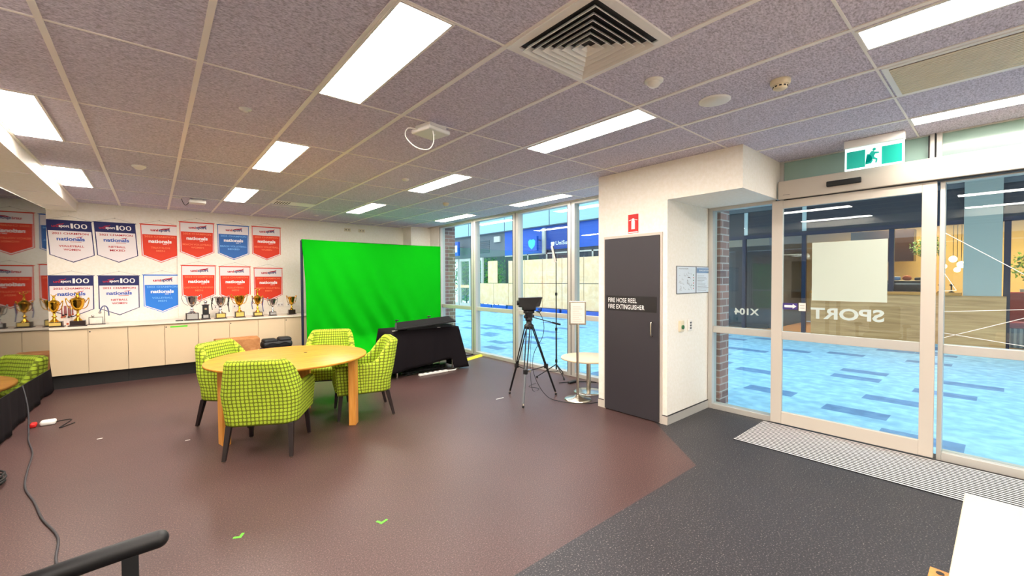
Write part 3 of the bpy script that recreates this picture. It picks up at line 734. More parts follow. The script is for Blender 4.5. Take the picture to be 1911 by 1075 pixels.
# ================================================================== TROPHIES
def cup(name, label, x, y, H, metal, bw, bh, br, plate='goldplate', lid=None, handles='ear', ribbons=None, hk=None):
    z0 = .88
    t = thing(name, label, 'trophy', (x, y, z0), group='trophies on the worktop')
    m = MB(); m.box(-bw*.62, bw*.62, -bw*.5, bw*.5, 0, .012, 'plinth'); m.box(-bw*.5, bw*.5, -bw*.4, bw*.4, .012, bh, 'plinth'); m.build('base', t, bevel=.003)
    if plate: m = MB(); m.box(-bw*.42, bw*.42, -bw*.4-.002, -bw*.4-.0002, .022, bh-.01, plate); m.build('name_plate', t)
    sh = H-bh; s0 = bh; st = .38*sh
    m = MB()
    m.lathe([(bw*.32, s0), (bw*.30, s0+.006), (bw*.12, s0+.12*sh), (bw*.09, s0+.18*sh), (bw*.17, s0+.21*sh), (bw*.17, s0+.23*sh), (bw*.07, s0+.27*sh), (bw*.10, s0+st)], metal)
    m.build('stem', t)
    m = MB(); b0 = s0+st; bh_ = sh*(.62 if not lid else .42)
    m.lathe([(.006, b0-.002), (br*.35, b0+.03*bh_), (br*.62, b0+.22*bh_), (br*.82, b0+.5*bh_), (br*.92, b0+.8*bh_), (br, b0+bh_), (br*1.03, b0+bh_+.003), (br*.97, b0+bh_+.003), (br*.85, b0+.8*bh_), (br*.5, b0+.3*bh_), (.001, b0+.12*bh_)], metal)
    m.build('bowl', t)
    hk = hk or metal
    for s_ in (-1, 1):
        m = MB()
        if handles == 'wide': P = [(br*.95, b0+bh_*.9), (br*1.45, b0+bh_*1.12), (br*1.6, b0+bh_*.9), (br*1.25, b0+bh_*.35), (br*.62, b0+bh_*.12)]
        else: P = [(br*.9, b0+bh_*.72), (br*1.3, b0+bh_*1.08), (br*1.42, b0+bh_*.95), (br*1.2, b0+bh_*.45), (br*.85, b0+bh_*.22), (br*.55, b0+bh_*.18)]
        m.tube([(s_*a, 0, b) for a, b in P], .0055 if handles != 'wide' else .004, hk)
        if handles != 'wide': m.sphere((s_*br*1.36, 0, b0+bh_*1.12), .012, hk, 10)
        m.build('handle', t)
    if lid:
        m = MB(); z = b0+bh_; m.lathe([(br*.95, z+.002), (br*.8, z+.02), (br*.4, z+.035), (br*.2, z+.05), (br*.3, z+.06), (br*.12, z+.075)], metal)
        if lid == 'figure':
            m.tube([(0, 0, z+.07), (0, 0, z+.10), (.004, 0, z+.13)], .010, metal); m.sphere((.004, 0, z+.15), .011, metal, 10)
            m.tube([(0, 0, z+.125), (-.03, 0, z+.14), (-.035, 0, z+.165)], .005, metal); m.tube([(0, 0, z+.125), (.035, 0, z+.13), (.045, 0, z+.155)], .005, metal)
        else:
            m.sphere((0, 0, z+.088), .018, metal, 12); m.tube([(-.03, 0, z+.115), (-.012, 0, z+.10), (0, 0, z+.10), (.012, 0, z+.10), (.03, 0, z+.12)], .005, metal)
        m.build('lid', t)
    if ribbons:
        for s_ in (-1, 1):
            for j, k in enumerate(ribbons):
                m = MB(); xx = s_*br*(1.3+.12*j); zt = b0+bh_*.95; L_ = min(zt-.02, .11+.10*(j % 2)+(.05 if s_ > 0 else 0))
                P = [(xx+.006*math.sin(q_*1.3+j), -.004*j, zt-L_*q_/5) for q_ in range(6)]
                wd = .007
                V = []
                for p in P: V += [(p[0]-wd, p[1]-.002, p[2]), (p[0]+wd, p[1]+.002, p[2]), (p[0]+wd, p[1]+.004, p[2]), (p[0]-wd, p[1], p[2])]
                F = [(4*a_+b_, 4*a_+(b_+1) % 4, 4*a_+4+(b_+1) % 4, 4*a_+4+b_) for a_ in range(5) for b_ in range(4)]
                m.add(V, F, k); m.build('ribbon', t)
    return t
cup('trophy_cup', 'old tarnished silver cup with wide thin handles on a sloped plinth', .49, 8.80, .40, 'silver', .17, .12, .085, 'silverplate', handles='wide')
t = thing('figure_trophy', 'small black column trophy topped with a silver ball', 'trophy', (.672, 8.78, .88), group='trophies on the worktop')
m = MB(); m.box(-.066, .066, -.055, .055, 0, .02, 'plinth'); m.box(-.055, .055, -.045, .045, .02, .09, 'dark'); m.build('base', t, bevel=.003)
m = MB(); m.box(-.035, .035, -.0465, -.0455, .03, .08, 'silverplate'); m.build('name_plate', t)
m = MB(); m.box(-.042, .042, -.03, .03, .09, .24, 'dark'); m.box(-.052, .052, -.036, .036, .24, .252, 'dark'); m.build('column', t, bevel=.002)
m = MB(); m.cyl((0, -.0305, .18), (0, -.033, .18), .018, 'silver'); m.build('medallion', t)
m = MB(); m.lathe([(.03, .252), (.01, .265), (.01, .275)], 'silver'); m.sphere((0, 0, .297), .026, 'silver'); m.build('ball', t)
cup('trophy_cup', 'silver cup with black ribbons tied to its handles, gold plate', .885, 8.83, .375, 'silver', .145, .095, .085, ribbons=['ribk', 'ribk'], handles='wide')
cup('trophy_cup', 'gold cup with flared handles standing behind the wooden table', 1.165, 8.84, .385, 'gold', .14, .105, .085)
cup('trophy_cup', 'gold cup with a figure on its lid and striped ribbons', 1.45, 8.87, .42, 'gold', .14, .08, .06, lid='figure', ribbons=['ribr', 'ribb'], handles='ear')
cup('trophy_cup', 'small silver cup with a dark bowl on a narrow plinth', 1.69, 8.86, .31, 'silver', .105, .075, .058, 'silverplate', hk='silver')
cup('trophy_cup', 'small gold handled cup on a black plinth, beside the green screen', 2.035, 8.96, .335, 'gold', .115, .09, .06, None, handles='ear')
cup('trophy_cup', 'tall gold lidded cup on a gold plate base by the black screen', -1.085, 8.86, .42, 'gold', .17, .075, .062, lid='knob')
cup('trophy_cup', 'tall gold lidded cup with dark bowl before the covered pennant', -.845, 8.84, .46, 'gold', .16, .08, .085, None, lid='knob', hk='gold')
# medals bundle, plaque, ribbon
t = thing('medal_bunch', 'bunch of bronze medals on red and white ribbons between the gold cups', 'medals', (-.97, 9.02, .88))
m = MB(); m.box(-.07, .07, -.01, .03, 0, .012, 'paper'); m.box(-.05, .05, .0, .010, .012, .22, 'paper'); m.cyl((-.065, .004, .29), (.065, .004, .29), .004, 'silver', n=8); m.box(-.006, .006, .0, .008, .2, .29, 'silver'); m.build('display_stand', t)
for i in range(9):
    m = MB(); x = -.056+.014*i; zb_ = (.13, .16, .14, .17, .03)[i % 5]
    m.box(x-.0055, x+.0055, -.006, -.003, zb_, .292, 'bwhite' if i % 3 == 1 else 'ribr'); m.build('ribbon', t)
    m = MB(); m.cyl((x, -.012, zb_-.004), (x, -.007, zb_-.004), .013, 'plinth' if i % 2 else 'terracotta', n=14); m.build('medal', t)
t = thing('award_plaque', 'low black framed award stand beside the gold lidded cup', 'plaque', (-.66, 8.95, .88))
m = MB(); m.box(-.09, .10, -.03, .03, 0, .01, 'plinth'); m.build('base', t)
m = MB(); m.tube([(-.08, 0, .01), (-.08, 0, .11), (.07, 0, .11), (.07, 0, .01)], .005, 'dark', 6, 0); m.build('frame', t)
m = MB(); m.sphere((-.04, 0, .13), .018, 'silver', 10); m.build('ornament', t)
t = thing('medal_ribbon', 'grey and blue ribbon with a medal hung on a stand beside the covered pennant', 'ribbon', (-.575, 9.02, .88))
m = MB(); m.cyl((0, .02, 0), (0, .02, .27), .005, 'silver'); m.cyl((0, .02, 0), (0, .02, .006), .05, 'silver'); m.build('stand', t)
m = MB(); m.tube([(-.05, 0, .19), (-.03, .01, .25), (0, .012, .275), (.03, .01, .25), (.045, 0, .19), (.05, 0, .12)], .008, 'ribb', 6); m.build('ribbon', t)
m = MB(); m.cyl((-.05, -.006, .175), (-.05, .003, .175), .018, 'silver'); m.build('medal', t)
m = MB(); m.rbox(.27, .37, 8.72, 8.77, .88, .895, 'dark', .005); o = m.build('remote_control'); tag(o, 'small dark object lying on the worktop before the old silver cup', 'small item')

# ================================================================== ROUND TABLE
TC = (1.09, 4.87)
t = thing('round_table', 'round honey wood meeting table ringed by four green chairs', 'table', (*TC, 0))
m = MB(); m.lathe([(.001, .712), (.70, .712), (.748, .720), (.752, .728), (.752, .738), (.746, .742), (.001, .742)], 'oak', n=72); m.build('tabletop', t)
for dx, dy in ((.02, .02), (.22, .22)):
    pass
m = MB(); m.cyl((.18, .14, .7415), (.18, .14, .7435), .018, 'kick'); m.build('cable_port', t); m = MB(); m.cyl((-.12, -.12, .7415), (-.12, -.12, .7435), .018, 'kick'); m.build('cable_port', t)
LEGS = [(-.60, -.12), (.52, -.36), (.27, .54)]
for lx, ly in LEGS:
    a = math.atan2(ly, lx); m = MB(); rot = Matrix.Rotation(a, 3, 'Z')
    V = []
    for z, wt, dt in ((0, .036, .055), (.712, .036, .062)):
        for sx, sy in ((-1, -1), (1, -1), (1, 1), (-1, 1)):
            V.append(rot @ Vector((sx*wt, sy*dt, 0))+Vector((lx, ly, z)))
    m.add(V, [(3, 2, 1, 0), (4, 5, 6, 7), (0, 1, 5, 4), (1, 2, 6, 5), (2, 3, 7, 6), (3, 0, 4, 7)], 'oakleg'); m.build('leg', t, bevel=.006)
m = MB()
for lx, ly in LEGS: m.cyl((lx*.9, ly*.9, .69), (0, 0, .69), .018, 'oakleg')
m.lathe([(.09, .67), (.09, .712)], 'oakleg'); m.build('underframe', t)

# ================================================================== CHAIRS
def make_chair(label, loc, rz):
    "faces +Y"
    t = thing('armchair', label, 'chair', loc, rz, 'green armchairs around the table')
    hw, dp, th, rc = .315, .60, .085, .12     # half width, depth, thickness, corner radius
    path = []                                  # outer plan path: right arm front -> back -> left arm front
    n1, nc, nb = 9, 8, 10
    yF, yB = dp/2, -dp/2
    for i in range(n1): path.append((hw-.0*i, yF-(dp-rc)*i/n1, 1, 0))
    for i in range(nc+1):
        a = R(90*i/nc); path.append((hw-rc+rc*math.cos(a), yB+rc-rc*math.sin(a), math.cos(a), -math.sin(a)))
    for i in range(1, nb): path.append((hw-rc-(2*hw-2*rc)*i/nb, yB, 0, -1))
    for i in range(nc+1):
        a = R(90+90*i/nc); path.append((-hw+rc+rc*math.cos(a), yB+rc-rc*math.sin(a), math.cos(a), -math.sin(a)))
    for i in range(1, n1+1): path.append((-hw, yB+rc+(dp-rc)*i/n1, -1, 0))
    zb = .285
    def top(x, y):
        arm = .600+.03*(yF-y)/dp
        s_ = (-.095-y)/.135; s_ = max(0, min(1, s_)); s_ = s_*s_*(3-2*s_)
        return arm+(.865-arm)*s_, s_
    secs = []; us = []; u = 0; prev = None
    for (x, y, nx, ny) in path:
        if prev: u += math.hypot(x-prev[0], y-prev[1])
        prev = (x, y); us.append(u)
        h, s_ = top(x, y); r_ = th/2-.004
        P = []
        for z in [zb+.015+(h-r_-zb-.015)*k_/8 for k_ in range(9)]: P.append((0, z))
        for k_ in range(1, 8): a = math.pi*k_/8; P.append((r_-r_*math.cos(a)+0, h-r_+r_*math.sin(a)))
        for z in [h-r_-(h-r_-zb-.015)*k_/8 for k_ in range(9)]: P.append((2*r_, z))
        P.append((2*r_-.012, zb)); P.append((.012, zb))
        q_ = []
        for (d, z) in P:
            px, py = x-nx*d, y-ny*d
            k_ = max(0, (z-.56)/.30)
            px *= 1-.19*k_*s_                      # the back narrows to its top
            lean = max(0, z-.42)*.20*s_
            fl = max(0, (.52-z)/.24); 
            px *= 1-.06*fl                         # body tucks in towards the legs
            py = py-lean+.02*fl*(1 if y > 0 else .6)*(-1 if y > 0 else 1)
            q_.append((px, py, z))
        secs.append((q_, P))
    n = len(secs[0][0]); V = [p for s_, _ in secs for p in s_]; F = []; UV = []
    for j in range(len(secs)-1):
        for i in range(n):
            i2 = (i+1) % n
            F.append((j*n+i, j*n+i2, (j+1)*n+i2, (j+1)*n+i))
            Pa = secs[j][1]; Pb = secs[j+1][1]
            def vv(P, i_): return P[i_][1] if i_ <= 12 else 2*.86-P[i_][1]
            a0, a1 = vv(Pa, i), (vv(Pa, i2) if i2 else Pa[0][1]); b0_, b1 = vv(Pb, i), (vv(Pb, i2) if i2 else Pb[0][1])
            if i2 == 0 or i >= n-3: a0 = a1 = b0_ = b1 = 0
            UV.append([(us[j], a0), (us[j], a1), (us[j+1], b1), (us[j+1], b0_)])
    m = MB(); m.add(V, F, 'fabric', True, UV)
    for e, rev in ((0, False), (len(secs)-1, True)):
        s_, P = secs[e]; idx = list(range(n)); 
        if rev: idx.reverse()
        uvp = [(P[i_][0]+.5, P[i_][1]) for i_ in idx]
        m.add(s_, [tuple(idx)], 'fabric', False, [uvp])
    m.build('upholstered_shell', t)
    m = MB(); x = hw-th+.004; P = []
    m.rbox(-x, x, -dp/2+th-.01, dp/2+.005, .30, .455, 'fabric', .035, 4)
    for i_, fc in enumerate(m.f):
        us_ = []
        for j in fc:
            p = m.v[j]; us_.append((p[0], p[1]+(p[2]-.455 if p[1] > dp/2-.03 else 0)))
        m.uv[i_] = us_
    m.build('seat_cushion', t)
    m = MB(); m.box(-.27, .27, -.25, .27, .285, .302, 'kick'); m.build('underframe', t)
    for sx in (-1, 1):
        for sy in (-1, 1):
            m = MB(); x0, y0 = sx*.245, sy*.245-.0; x1, y1 = sx*.262, (sy*.272 if sy > 0 else -.31)
            V = []
            for (cx, cy, z, w_) in ((x1, y1, .012, .015), (x0, y0, .29, .022)):
                for a, b in ((-1, -1), (1, -1), (1, 1), (-1, 1)): V.append((cx+a*w_, cy+b*w_, z))
            m.add(V, [(3, 2, 1, 0), (4, 5, 6, 7), (0, 1, 5, 4), (1, 2, 6, 5), (2, 3, 7, 6), (3, 0, 4, 7)], 'plinth2'); lg = m.build('leg', t, bevel=.003)
            m = MB(); m.cyl((x1, y1, 0), (x1, y1, .013), .011, 'chrome', n=12); m.build('glide', lg)
    return t
MT['plinth2'] = mat('dark_stained_leg', (34, 24, 24), .35)
def face(dx, dy): return math.atan2(dy, dx)-math.pi/2
ch = make_chair('green patterned armchair with its back to the open floor, in front of the table', (.81, 4.41, 0), face(.48, .88))
dup(ch, (1.83, 4.85, 0), face(-.97, .24), 'green patterned armchair side-on between the table and the black draped table')
dup(ch, (1.72, 5.70, 0), face(-.42, -.90), 'green patterned armchair on the far side of the table, before the green screen')
dup(ch, (.735, 5.46, 0), face(.70, -.71), 'green patterned armchair between the table and the cardboard box')

# ================================================================== GREEN SCREEN
gs = thing('green_screen', 'tall bright green backdrop cloth on a black frame by the banner wall', 'backdrop', (0, 8.35, 0))
gx0, gx1, gt = 2.07, 4.97, 2.262
m = MB(); NX, NZ = 110, 60; V = []; F = []
for j in range(NZ+1):
    tz = j/NZ
    for i in range(NX+1):
        tx = i/NX; z = (gt+.022)*(1-tz)+.01*tz; x = gx0+(gx1-gx0)*tx
        x += .05*math.exp(-tx*9)*min(1, tz*3)+(.02*tz if tx < .5 else -.02*tz)*abs(tx-.5)*2
        zz = z-.015*math.sin(tx*math.pi)
        diag = (tx*2.9+.0)-(tz*2.2)*.55
        amp = .06*tz*math.exp(-((tx-.25-.35*tz)/.32)**2)
        y = amp*math.sin(diag*16+2*math.sin(tz*3))+.008*math.sin(tx*31+tz*7)*tz+.004*math.sin(tx*60-tz*20)*tz
        sw = max(0, (tz-.80)/.20); y -= .55*sw**1.6*(.5+.5*math.cos((tx-.45)*3.2))
        if tz > .985: y -= .03
        V.append((x, y-.03, max(.008, zz)))
for j in range(NZ):
    for i in range(NX): a = j*(NX+1)+i; F.append((a, a+NX+1, a+NX+2, a+1))
m.add(V, F, 'green', True); o = m.build('backdrop_cloth', gs); so = o.modifiers.new('s', 'SOLIDIFY'); so.thickness = .003
m = MB(); m.cyl((gx0, .0, gt+.0), (gx1, .0, gt+.0), .018, 'darkm'); m.build('crossbar', gs)
for x in (gx0+.01, gx1-.01):
    m = MB(); m.cyl((x, .02, 0), (x, .02, gt), .022, 'navy'); m.build('post', gs)
    m = MB(); m.box(x-.03, x+.03, -.18, .2, 0, .02, 'darkm'); m.build('foot', gs)

# ================================================================== DRAPED TABLES
def drape(name_root, label, x0, x1, y0, y1, h, hem, seed, flare=.05, cat='table', rz=0, loc=(0, 0, 0), kc='cloth', hemf=None):
    rnd = random.Random(seed)
    t = thing(name_root, label, cat, loc, rz)
    m = MB(); n = 140; per = []
    cx, cy = (x0+x1)/2, (y0+y1)/2
    Lx, Ly = x1-x0, y1-y0; tot = 2*(Lx+Ly)
    for i in range(n):
        s_ = tot*i/n
        if s_ < Lx: p = (x0+s_, y0); nn = (0, -1)
        elif s_ < Lx+Ly: p = (x1, y0+s_-Lx); nn = (1, 0)
        elif s_ < 2*Lx+Ly: p = (x1-(s_-Lx-Ly), y1); nn = (0, 1)
        else: p = (x0, y1-(s_-2*Lx-Ly)); nn = (-1, 0)
        per.append((p, nn, s_))
    cols = []; K = 12
    for (p, nn, s_) in per:
        dc = min(math.hypot(p[0]-a, p[1]-b) for a in (x0, x1) for b in (y0, y1))
        corner = math.exp(-(dc/.14)**2)
        c = []
        hm = hem(p[0], p[1]) if callable(hem) else hem
        for k in range(K+1):
            q_ = k/K; z = h+.003-(h-hm)*q_
            w_ = q_*(flare*corner*2.2+.018*math.sin(s_*9+seed)+.010*math.sin(s_*23+seed*2))+.008
            dx = (p[0]-cx); dy = (p[1]-cy); dl = math.hypot(dx, dy)
            ox = nn[0]*(1-corner)+dx/dl*corner; oy = nn[1]*(1-corner)+dy/dl*corner
            c.append((p[0]+ox*max(w_, .004), p[1]+oy*max(w_, .004), z))
        cols.append(c)
    V = [p for c in cols for p in c]; F = []
    for i in range(n):
        for k in range(K): a = i*(K+1)+k; b = ((i+1) % n)*(K+1)+k; F.append((a, a+1, b+1, b))
    V.append((cx, cy, h+.004)); F += [(((i+1) % n)*(K+1), len(V)-1, i*(K+1)) for i in range(n)]
    m.add(V, F, kc, True); o = m.build('tablecloth', t); s2 = o.modifiers.new('s', 'SOLIDIFY'); s2.thickness = .003; s2.offset = -1
    m = MB(); m.box(x0+.01, x1-.01, y0+.01, y1-.01, h-.03, h-.004, 'whitep'); m.build('tabletop', t)
    for a in (x0+.08, x1-.08):
        for b in (y0+.08, y1-.08): m = MB(); m.cyl((a, b, 0), (a, b, h-.03), .014, 'chrome'); m.build('leg', t)
    return t
drape('draped_table', 'table under a black cloth in front of the green screen, monitor on it', 2.82, 4.00, 6.12, 6.72, .73,
      lambda x, y: (.10+.09*max(0, min(1, (x-2.9)/.9)) if y < 6.2 and x < 3.85 else .03), 3, .07)
bt = drape('draped_table', 'low table under a crumpled black cloth below the big black screen', -2.2, -1.12, 5.45, 8.50, .70, .015, 9, .05)

# monitor lying tilted on the draped table
t = thing('flat_monitor', 'thin black monitor lying almost flat on the black draped table', 'monitor', (0, 0, 0))
C4 = [Vector(c) for c in ((2.80, 6.05, .785), (3.86, 5.99, .850), (4.09, 6.55, .880), (3.07, 6.62, .820))]   # front and back corners
nn = (C4[1]-C4[0]).cross(C4[3]-C4[0]).normalized()
def slab(m, C, d0, d1, k):
    V = [c+nn*d0 for c in C]+[c+nn*d1 for c in C]
    m.add(V, [(3, 2, 1, 0), (4, 5, 6, 7), (0, 1, 5, 4), (1, 2, 6, 5), (2, 3, 7, 6), (3, 0, 4, 7)], k)
cc = (C4[0]+C4[1]+C4[2]+C4[3])/4
m = MB(); slab(m, C4, -.025, 0, 'rubber'); m.build('casing', t, bevel=.003)
m = MB(); slab(m, [c+(cc-c)*.06 for c in C4], .0002, .004, 'cloth'); m.build('back_cover', t)
m = MB(); m.box(cc.x-.40, cc.x+.42, cc.y-.16, cc.y+.14, .736, .775, 'dark'); m.box(cc.x-.06, cc.x+.06, cc.y-.05, cc.y+.05, .752, cc.z-.02, 'dark'); m.build('stand', t)
for q_ in (.03, .60):
    p = C4[3]+(C4[2]-C4[3])*q_; m = MB(); m.cyl(p, p+Vector((-.01, 0, .03)), .006, 'dark'); m.rbox(p.x-.035, p.x+.03, p.y-.02, p.y+.005, p.z+.025, p.z+.045, 'dark', .008); m.build('clip', t)
for i, (x, y, l) in enumerate(((2.86, 6.18, 'white card lying at the front corner of the black draped table'), (3.62, 6.145, 'small white paper on the front edge of the black draped table'), (3.96, 6.45, 'white paper beside the raised end of the flat monitor'))):
    m = MB(); m.box(x-.04+.012*i, x+.04-.012*i, y-.015, y+.015, .7375, .742, 'paper'); tag(m.build('paper_card'), l, 'paper')
# power boards and cables beneath
m = MB(); m.rbox(3.20, 3.72, 6.02, 6.08, 0, .035, 'whitep', .008); o = m.build('power_board', rz=None); tag(o, 'white power board on the floor under the black draped table', 'power board')
m = MB()
for i in range(5): m.box(3.25+.09*i, 3.29+.09*i, 6.03, 6.07, .0352, .037, 'ink')
m.build('sockets', o)
m = MB(); m.tube([(3.72, 6.05, .015), (3.85, 6.03, .012), (3.93, 6.1, .012), (4.02, 6.16, .012)], .012, 'whitep'); m.build('lead', o)
rnd = random.Random(4)
m = MB()
for i in range(6):
    P = [(rnd.uniform(2.95, 3.85), rnd.uniform(6.15, 6.6), .03+.02*rnd.random()) for _ in range(9)]
    P[0] = (P[0][0], P[0][1], .012); P[-1] = (P[-1][0], P[-1][1], .012)
    m.tube(P, .008, 'rubber', 6, 5)
tag(m.build('cable_tangle'), 'tangle of black cables under the black draped table', 'cables', kind='stuff')
m = MB(); m.add([(4.12, 6.43, .001), (4.12, 6.55, .001), (4.12, 6.52, .03), (4.12, 6.46, .03), (5.0, 6.78, .001), (5.0, 6.90, .001), (5.0, 6.87, .03), (5.0, 6.81, .03)],
                [(0, 1, 2, 3), (7, 6, 5, 4), (0, 3, 7, 4), (1, 5, 6, 2), (3, 2, 6, 7)], 'yellow')
tag(m.build('cable_cover'), 'yellow floor cable cover running from the draped table to the window', 'cable cover')
m = MB(); m.tube([(4.35, 7.0, .01), (4.6, 7.12, .01), (4.8, 7.0, .012), (4.95, 7.05, .01)], .01, 'rubber'); tag(m.build('floor_cable'), 'thick black cable on the floor beyond the yellow cover', 'cable')

# ================================================================== BOX AND BAG
t = thing('cardboard_box', 'brown cardboard box with torn tape behind the green armchair', 'box', (1.06, 8.26, 0), R(4))
m = MB(); m.box(-.30, .27, -.22, .22, 0, .575, 'card'); m.build('carton', t, bevel=.006)
m = MB(); m.add([(-.30, -.22, .575), (.27, -.22, .575), (.27, -.02, .60), (-.30, -.02, .595)], [(0, 1, 2, 3)], 'card'); m.add([(-.30, .22, .575), (.27, .22, .575), (.27, .0, .588), (-.30, .0, .59)], [(3, 2, 1, 0)], 'card'); m.build('flap', t)
m = MB(); m.tube([(-.05, -.226, .47), (.0, -.228, .44), (-.02, -.228, .40), (.04, -.228, .37), (.10, -.228, .35)], .010, 'tape', 6); m.tube([(.06, -.226, .30), (.16, -.228, .34), (.25, -.228, .39)], .013, 'tape', 6); m.build('tape', t)
t = thing('equipment_case', 'black case on the floor by the cupboards, carrying a soft bag', 'case', (1.63, 8.28, 0), R(2))
m = MB(); m.rbox(-.27, .27, -.17, .17, 0, .36, 'dark', .03); m.build('body', t)
m = MB(); m.tube([(-.08, -.175, .30), (-.08, -.20, .27), (.08, -.20, .27), (.08, -.175, .30)], .008, 'darkm'); m.build('handle', t)
t = thing('soft_bag', 'rolled black nylon bag lying on the black case', 'bag', (1.63, 8.28, .361), R(2))
m = MB(); m.rbox(-.235, .235, -.13, .13, 0, .13, 'bag', .055, 5); m.rbox(-.215, .0, -.11, .11, .10, .165, 'bag', .04, 4); m.rbox(.02, .225, -.11, .11, .10, .18, 'bag', .05, 4); m.build('bag_body', t)
m = MB(); m.tube([(-.2, -.125, .06), (-.1, -.14, .10), (0, -.145, .08), (.1, -.14, .10), (.2, -.125, .06)], .009, 'rubber'); m.build('strap', t)

# ================================================================== BIG SCREEN ON STAND
TV = Vector((-.384, 2.976)); TA = R(3.9); td = Vector((math.sin(TA), math.cos(TA)))
TL = 1.34; hl = TL/2
tv = thing('large_display', 'large black glossy display at the edge of the floor, mirroring the red pennants', 'screen', (TV.x-td.x*hl, TV.y-td.y*hl, 0), 0)
tv.rotation_euler = (0, 0, math.atan2(td.y, td.x))     # local +X runs along the screen, local -Y faces the room
zB, zT = 1.115, 1.886
m = MB(); m.rbox(-hl+.005, hl-.005, .012, .07, zB+.01, zT-.01, 'dark', .01); m.build('housing', tv)
m = MB(); m.box(-hl, hl, 0, .03, zB, zT, 'dark'); m.box(-hl, hl, -.002, .03, zT-.002, zT+.002, 'chrome'); m.build('bezel', tv)
m = MB(); m.box(-hl+.003, hl-.003, -.002, 0, zB+.004, zT-.004, 'tvglass'); m.build('screen_glass', tv)
for x in (-.12, .06):
    m = MB(); m.box(x-.03, x+.03, .07, .12, .10, 1.6, 'darkm'); m.build('stand_post', tv)
m = MB(); m.box(-.35, .25, -.2, .35, .07, .11, 'darkm'); m.build('stand_base', tv)
for x in (-.3, .2):
    for y in (-.16, .31): m = MB(); m.cyl((x-.012, y, .037), (x+.012, y, .037), .036, 'rubber'); m.build('castor', tv)
# cord falling from the black cloth and over the floor
m = MB(); P = [(-1.04, 6.55, .48), (-.99, 6.45, .25), (-.97, 6.32, .03), (-.93, 6.05, .008), (-.84, 5.60, .008), (-.80, 5.15, .008), (-.75, 4.72, .008), (-.65, 4.35, .008), (-.57, 4.02, .008), (-.46, 3.67, .008), (-.43, 3.36, .008), (-.38, 3.2, .008), (-.30, 3.05, .008), (-.1, 2.9, .008)]
m.tube(P, .0065, 'cordg', 8, 5); tag(m.build('extension_cable'), 'grey cable falling from the crumpled black cloth and snaking over the floor', 'cable')
t = thing('power_plug', 'white and red plug adaptors lying beside the crumpled black cloth', 'plug', (-.91, 6.66, 0))
m = MB(); m.rbox(-.03, .09, -.05, .05, 0, .05, 'whitep', .02); m.build('adaptor', t)
m = MB(); m.rbox(-.10, -.05, -.06, .03, 0, .045, 'red', .015); m.build('red_plug', t)
m = MB(); m.tube([(.08, 0, .02), (.2, .05, .006), (.14, -.25, .006), (.24, -.12, .006)], .005, 'rubber'); m.build('lead', t)
m = MB(); P = []
for i in range(70):
    a = i*.5; rr_ = .10+.03*math.sin(i*.9); P.append((-.98+rr_*math.cos(a)*.8, 4.9+rr_*math.sin(a)*1.4, .009+.0009*i))
m.tube(P, .008, 'rubber', 6, 2); tag(m.build('cable_coil'), 'loose coil of black cable on the floor beside the crumpled black cloth', 'cable')

# ================================================================== VIDEO CAMERA TRIPOD
TP = Vector((3.665, 3.97)); feet = [(3.62, 4.31), (3.335, 3.72), (4.05, 3.86)]
t = thing('camera_tripod', 'black video tripod with spreader standing by the windows', 'tripod', (TP.x, TP.y, 0))
fl = [Vector((a-TP.x, b-TP.y, 0)) for a, b in feet]
for i, ft in enumerate(fl):
    topc = ft.normalized()*.05+Vector((0, 0, .93)); mid = ft*.62+Vector((0, 0, .40)); side = Vector((-ft.y, ft.x, 0)).normalized()*.022
    end = ft*.97+Vector((0, 0, .05)); m = MB()
    m.cyl(topc+side, mid+side*.8, .008, 'darkm', n=10); m.cyl(topc-side, mid-side*.8, .008, 'darkm', n=10)
    m.cyl(mid+(topc-mid)*.12, end, .013, 'darkm' if i != 1 else 'grey', n=12); lg = m.build('leg', t)
    m = MB(); m.rbox(mid.x-.022, mid.x+.022, mid.y-.022, mid.y+.022, mid.z-.03, mid.z+.03, 'dark', .008); m.build('clamp', lg)
    m = MB(); m.cyl(end, end+Vector((ft.x*.02, ft.y*.02, -.03)), .010, 'chrome'); m.sphere(end+Vector((ft.x*.02, ft.y*.02, -.034)), .016, 'rubber', 10); m.build('foot', lg)
m = MB()
for ft in fl: m.cyl((0, 0, .36), ft*.62+Vector((0, 0, .40)), .007, 'darkm', n=8)
m.lathe([(.03, .345), (.03, .375)], 'chrome'); m.build('spreader', t)
m = MB(); m.lathe([(.05, .90), (.062, .92), (.062, .945), (.05, .96), (.036, .97), (.034, 1.0)], 'dark'); m.build('bowl', t)
m = MB(); m.lathe([(.034, 1.0), (.046, 1.01), (.046, 1.035), (.036, 1.05), (.05, 1.07), (.05, 1.10)], 'dark'); m.rbox(-.06, .06, -.045, .045, 1.10, 1.135, 'dark', .01); m.cyl((-.07, 0, 1.06), (.075, 0, 1.06), .022, 'dark'); m.build('fluid_head', t)
m = MB(); m.cyl((.04, -.03, 1.05), (.20, -.22, .985), .006, 'darkm'); m.cyl((.20, -.22, .985), (.27, -.30, .958), .012, 'rubber'); m.build('pan_handle', t)
t = thing('video_camera', 'black video camera with hooded monitor on top of the tripod', 'camera', (TP.x, TP.y, 1.136), R(-33))
m = MB(); m.rbox(-.085, .085, -.05, .06, 0, .12, 'dark', .015); m.build('body', t)
m = MB()
V = [(-.13, -.05, .045), (.06, -.05, .045), (.06, .05, .045), (-.13, .05, .045), (-.13, -.055, .165), (.165, -.065, .172), (.165, .065, .172), (-.13, .055, .165), (.13, -.06, .05), (.13, .06, .05)]
m.add(V, [(3, 2, 1, 0), (4, 5, 6, 7), (0, 1, 8, 5, 4), (3, 7, 6, 9, 2), (0, 4, 7, 3), (8, 9, 6, 5), (1, 2, 9, 8)], 'dark'); m.build('monitor_hood', t, bevel=.004)
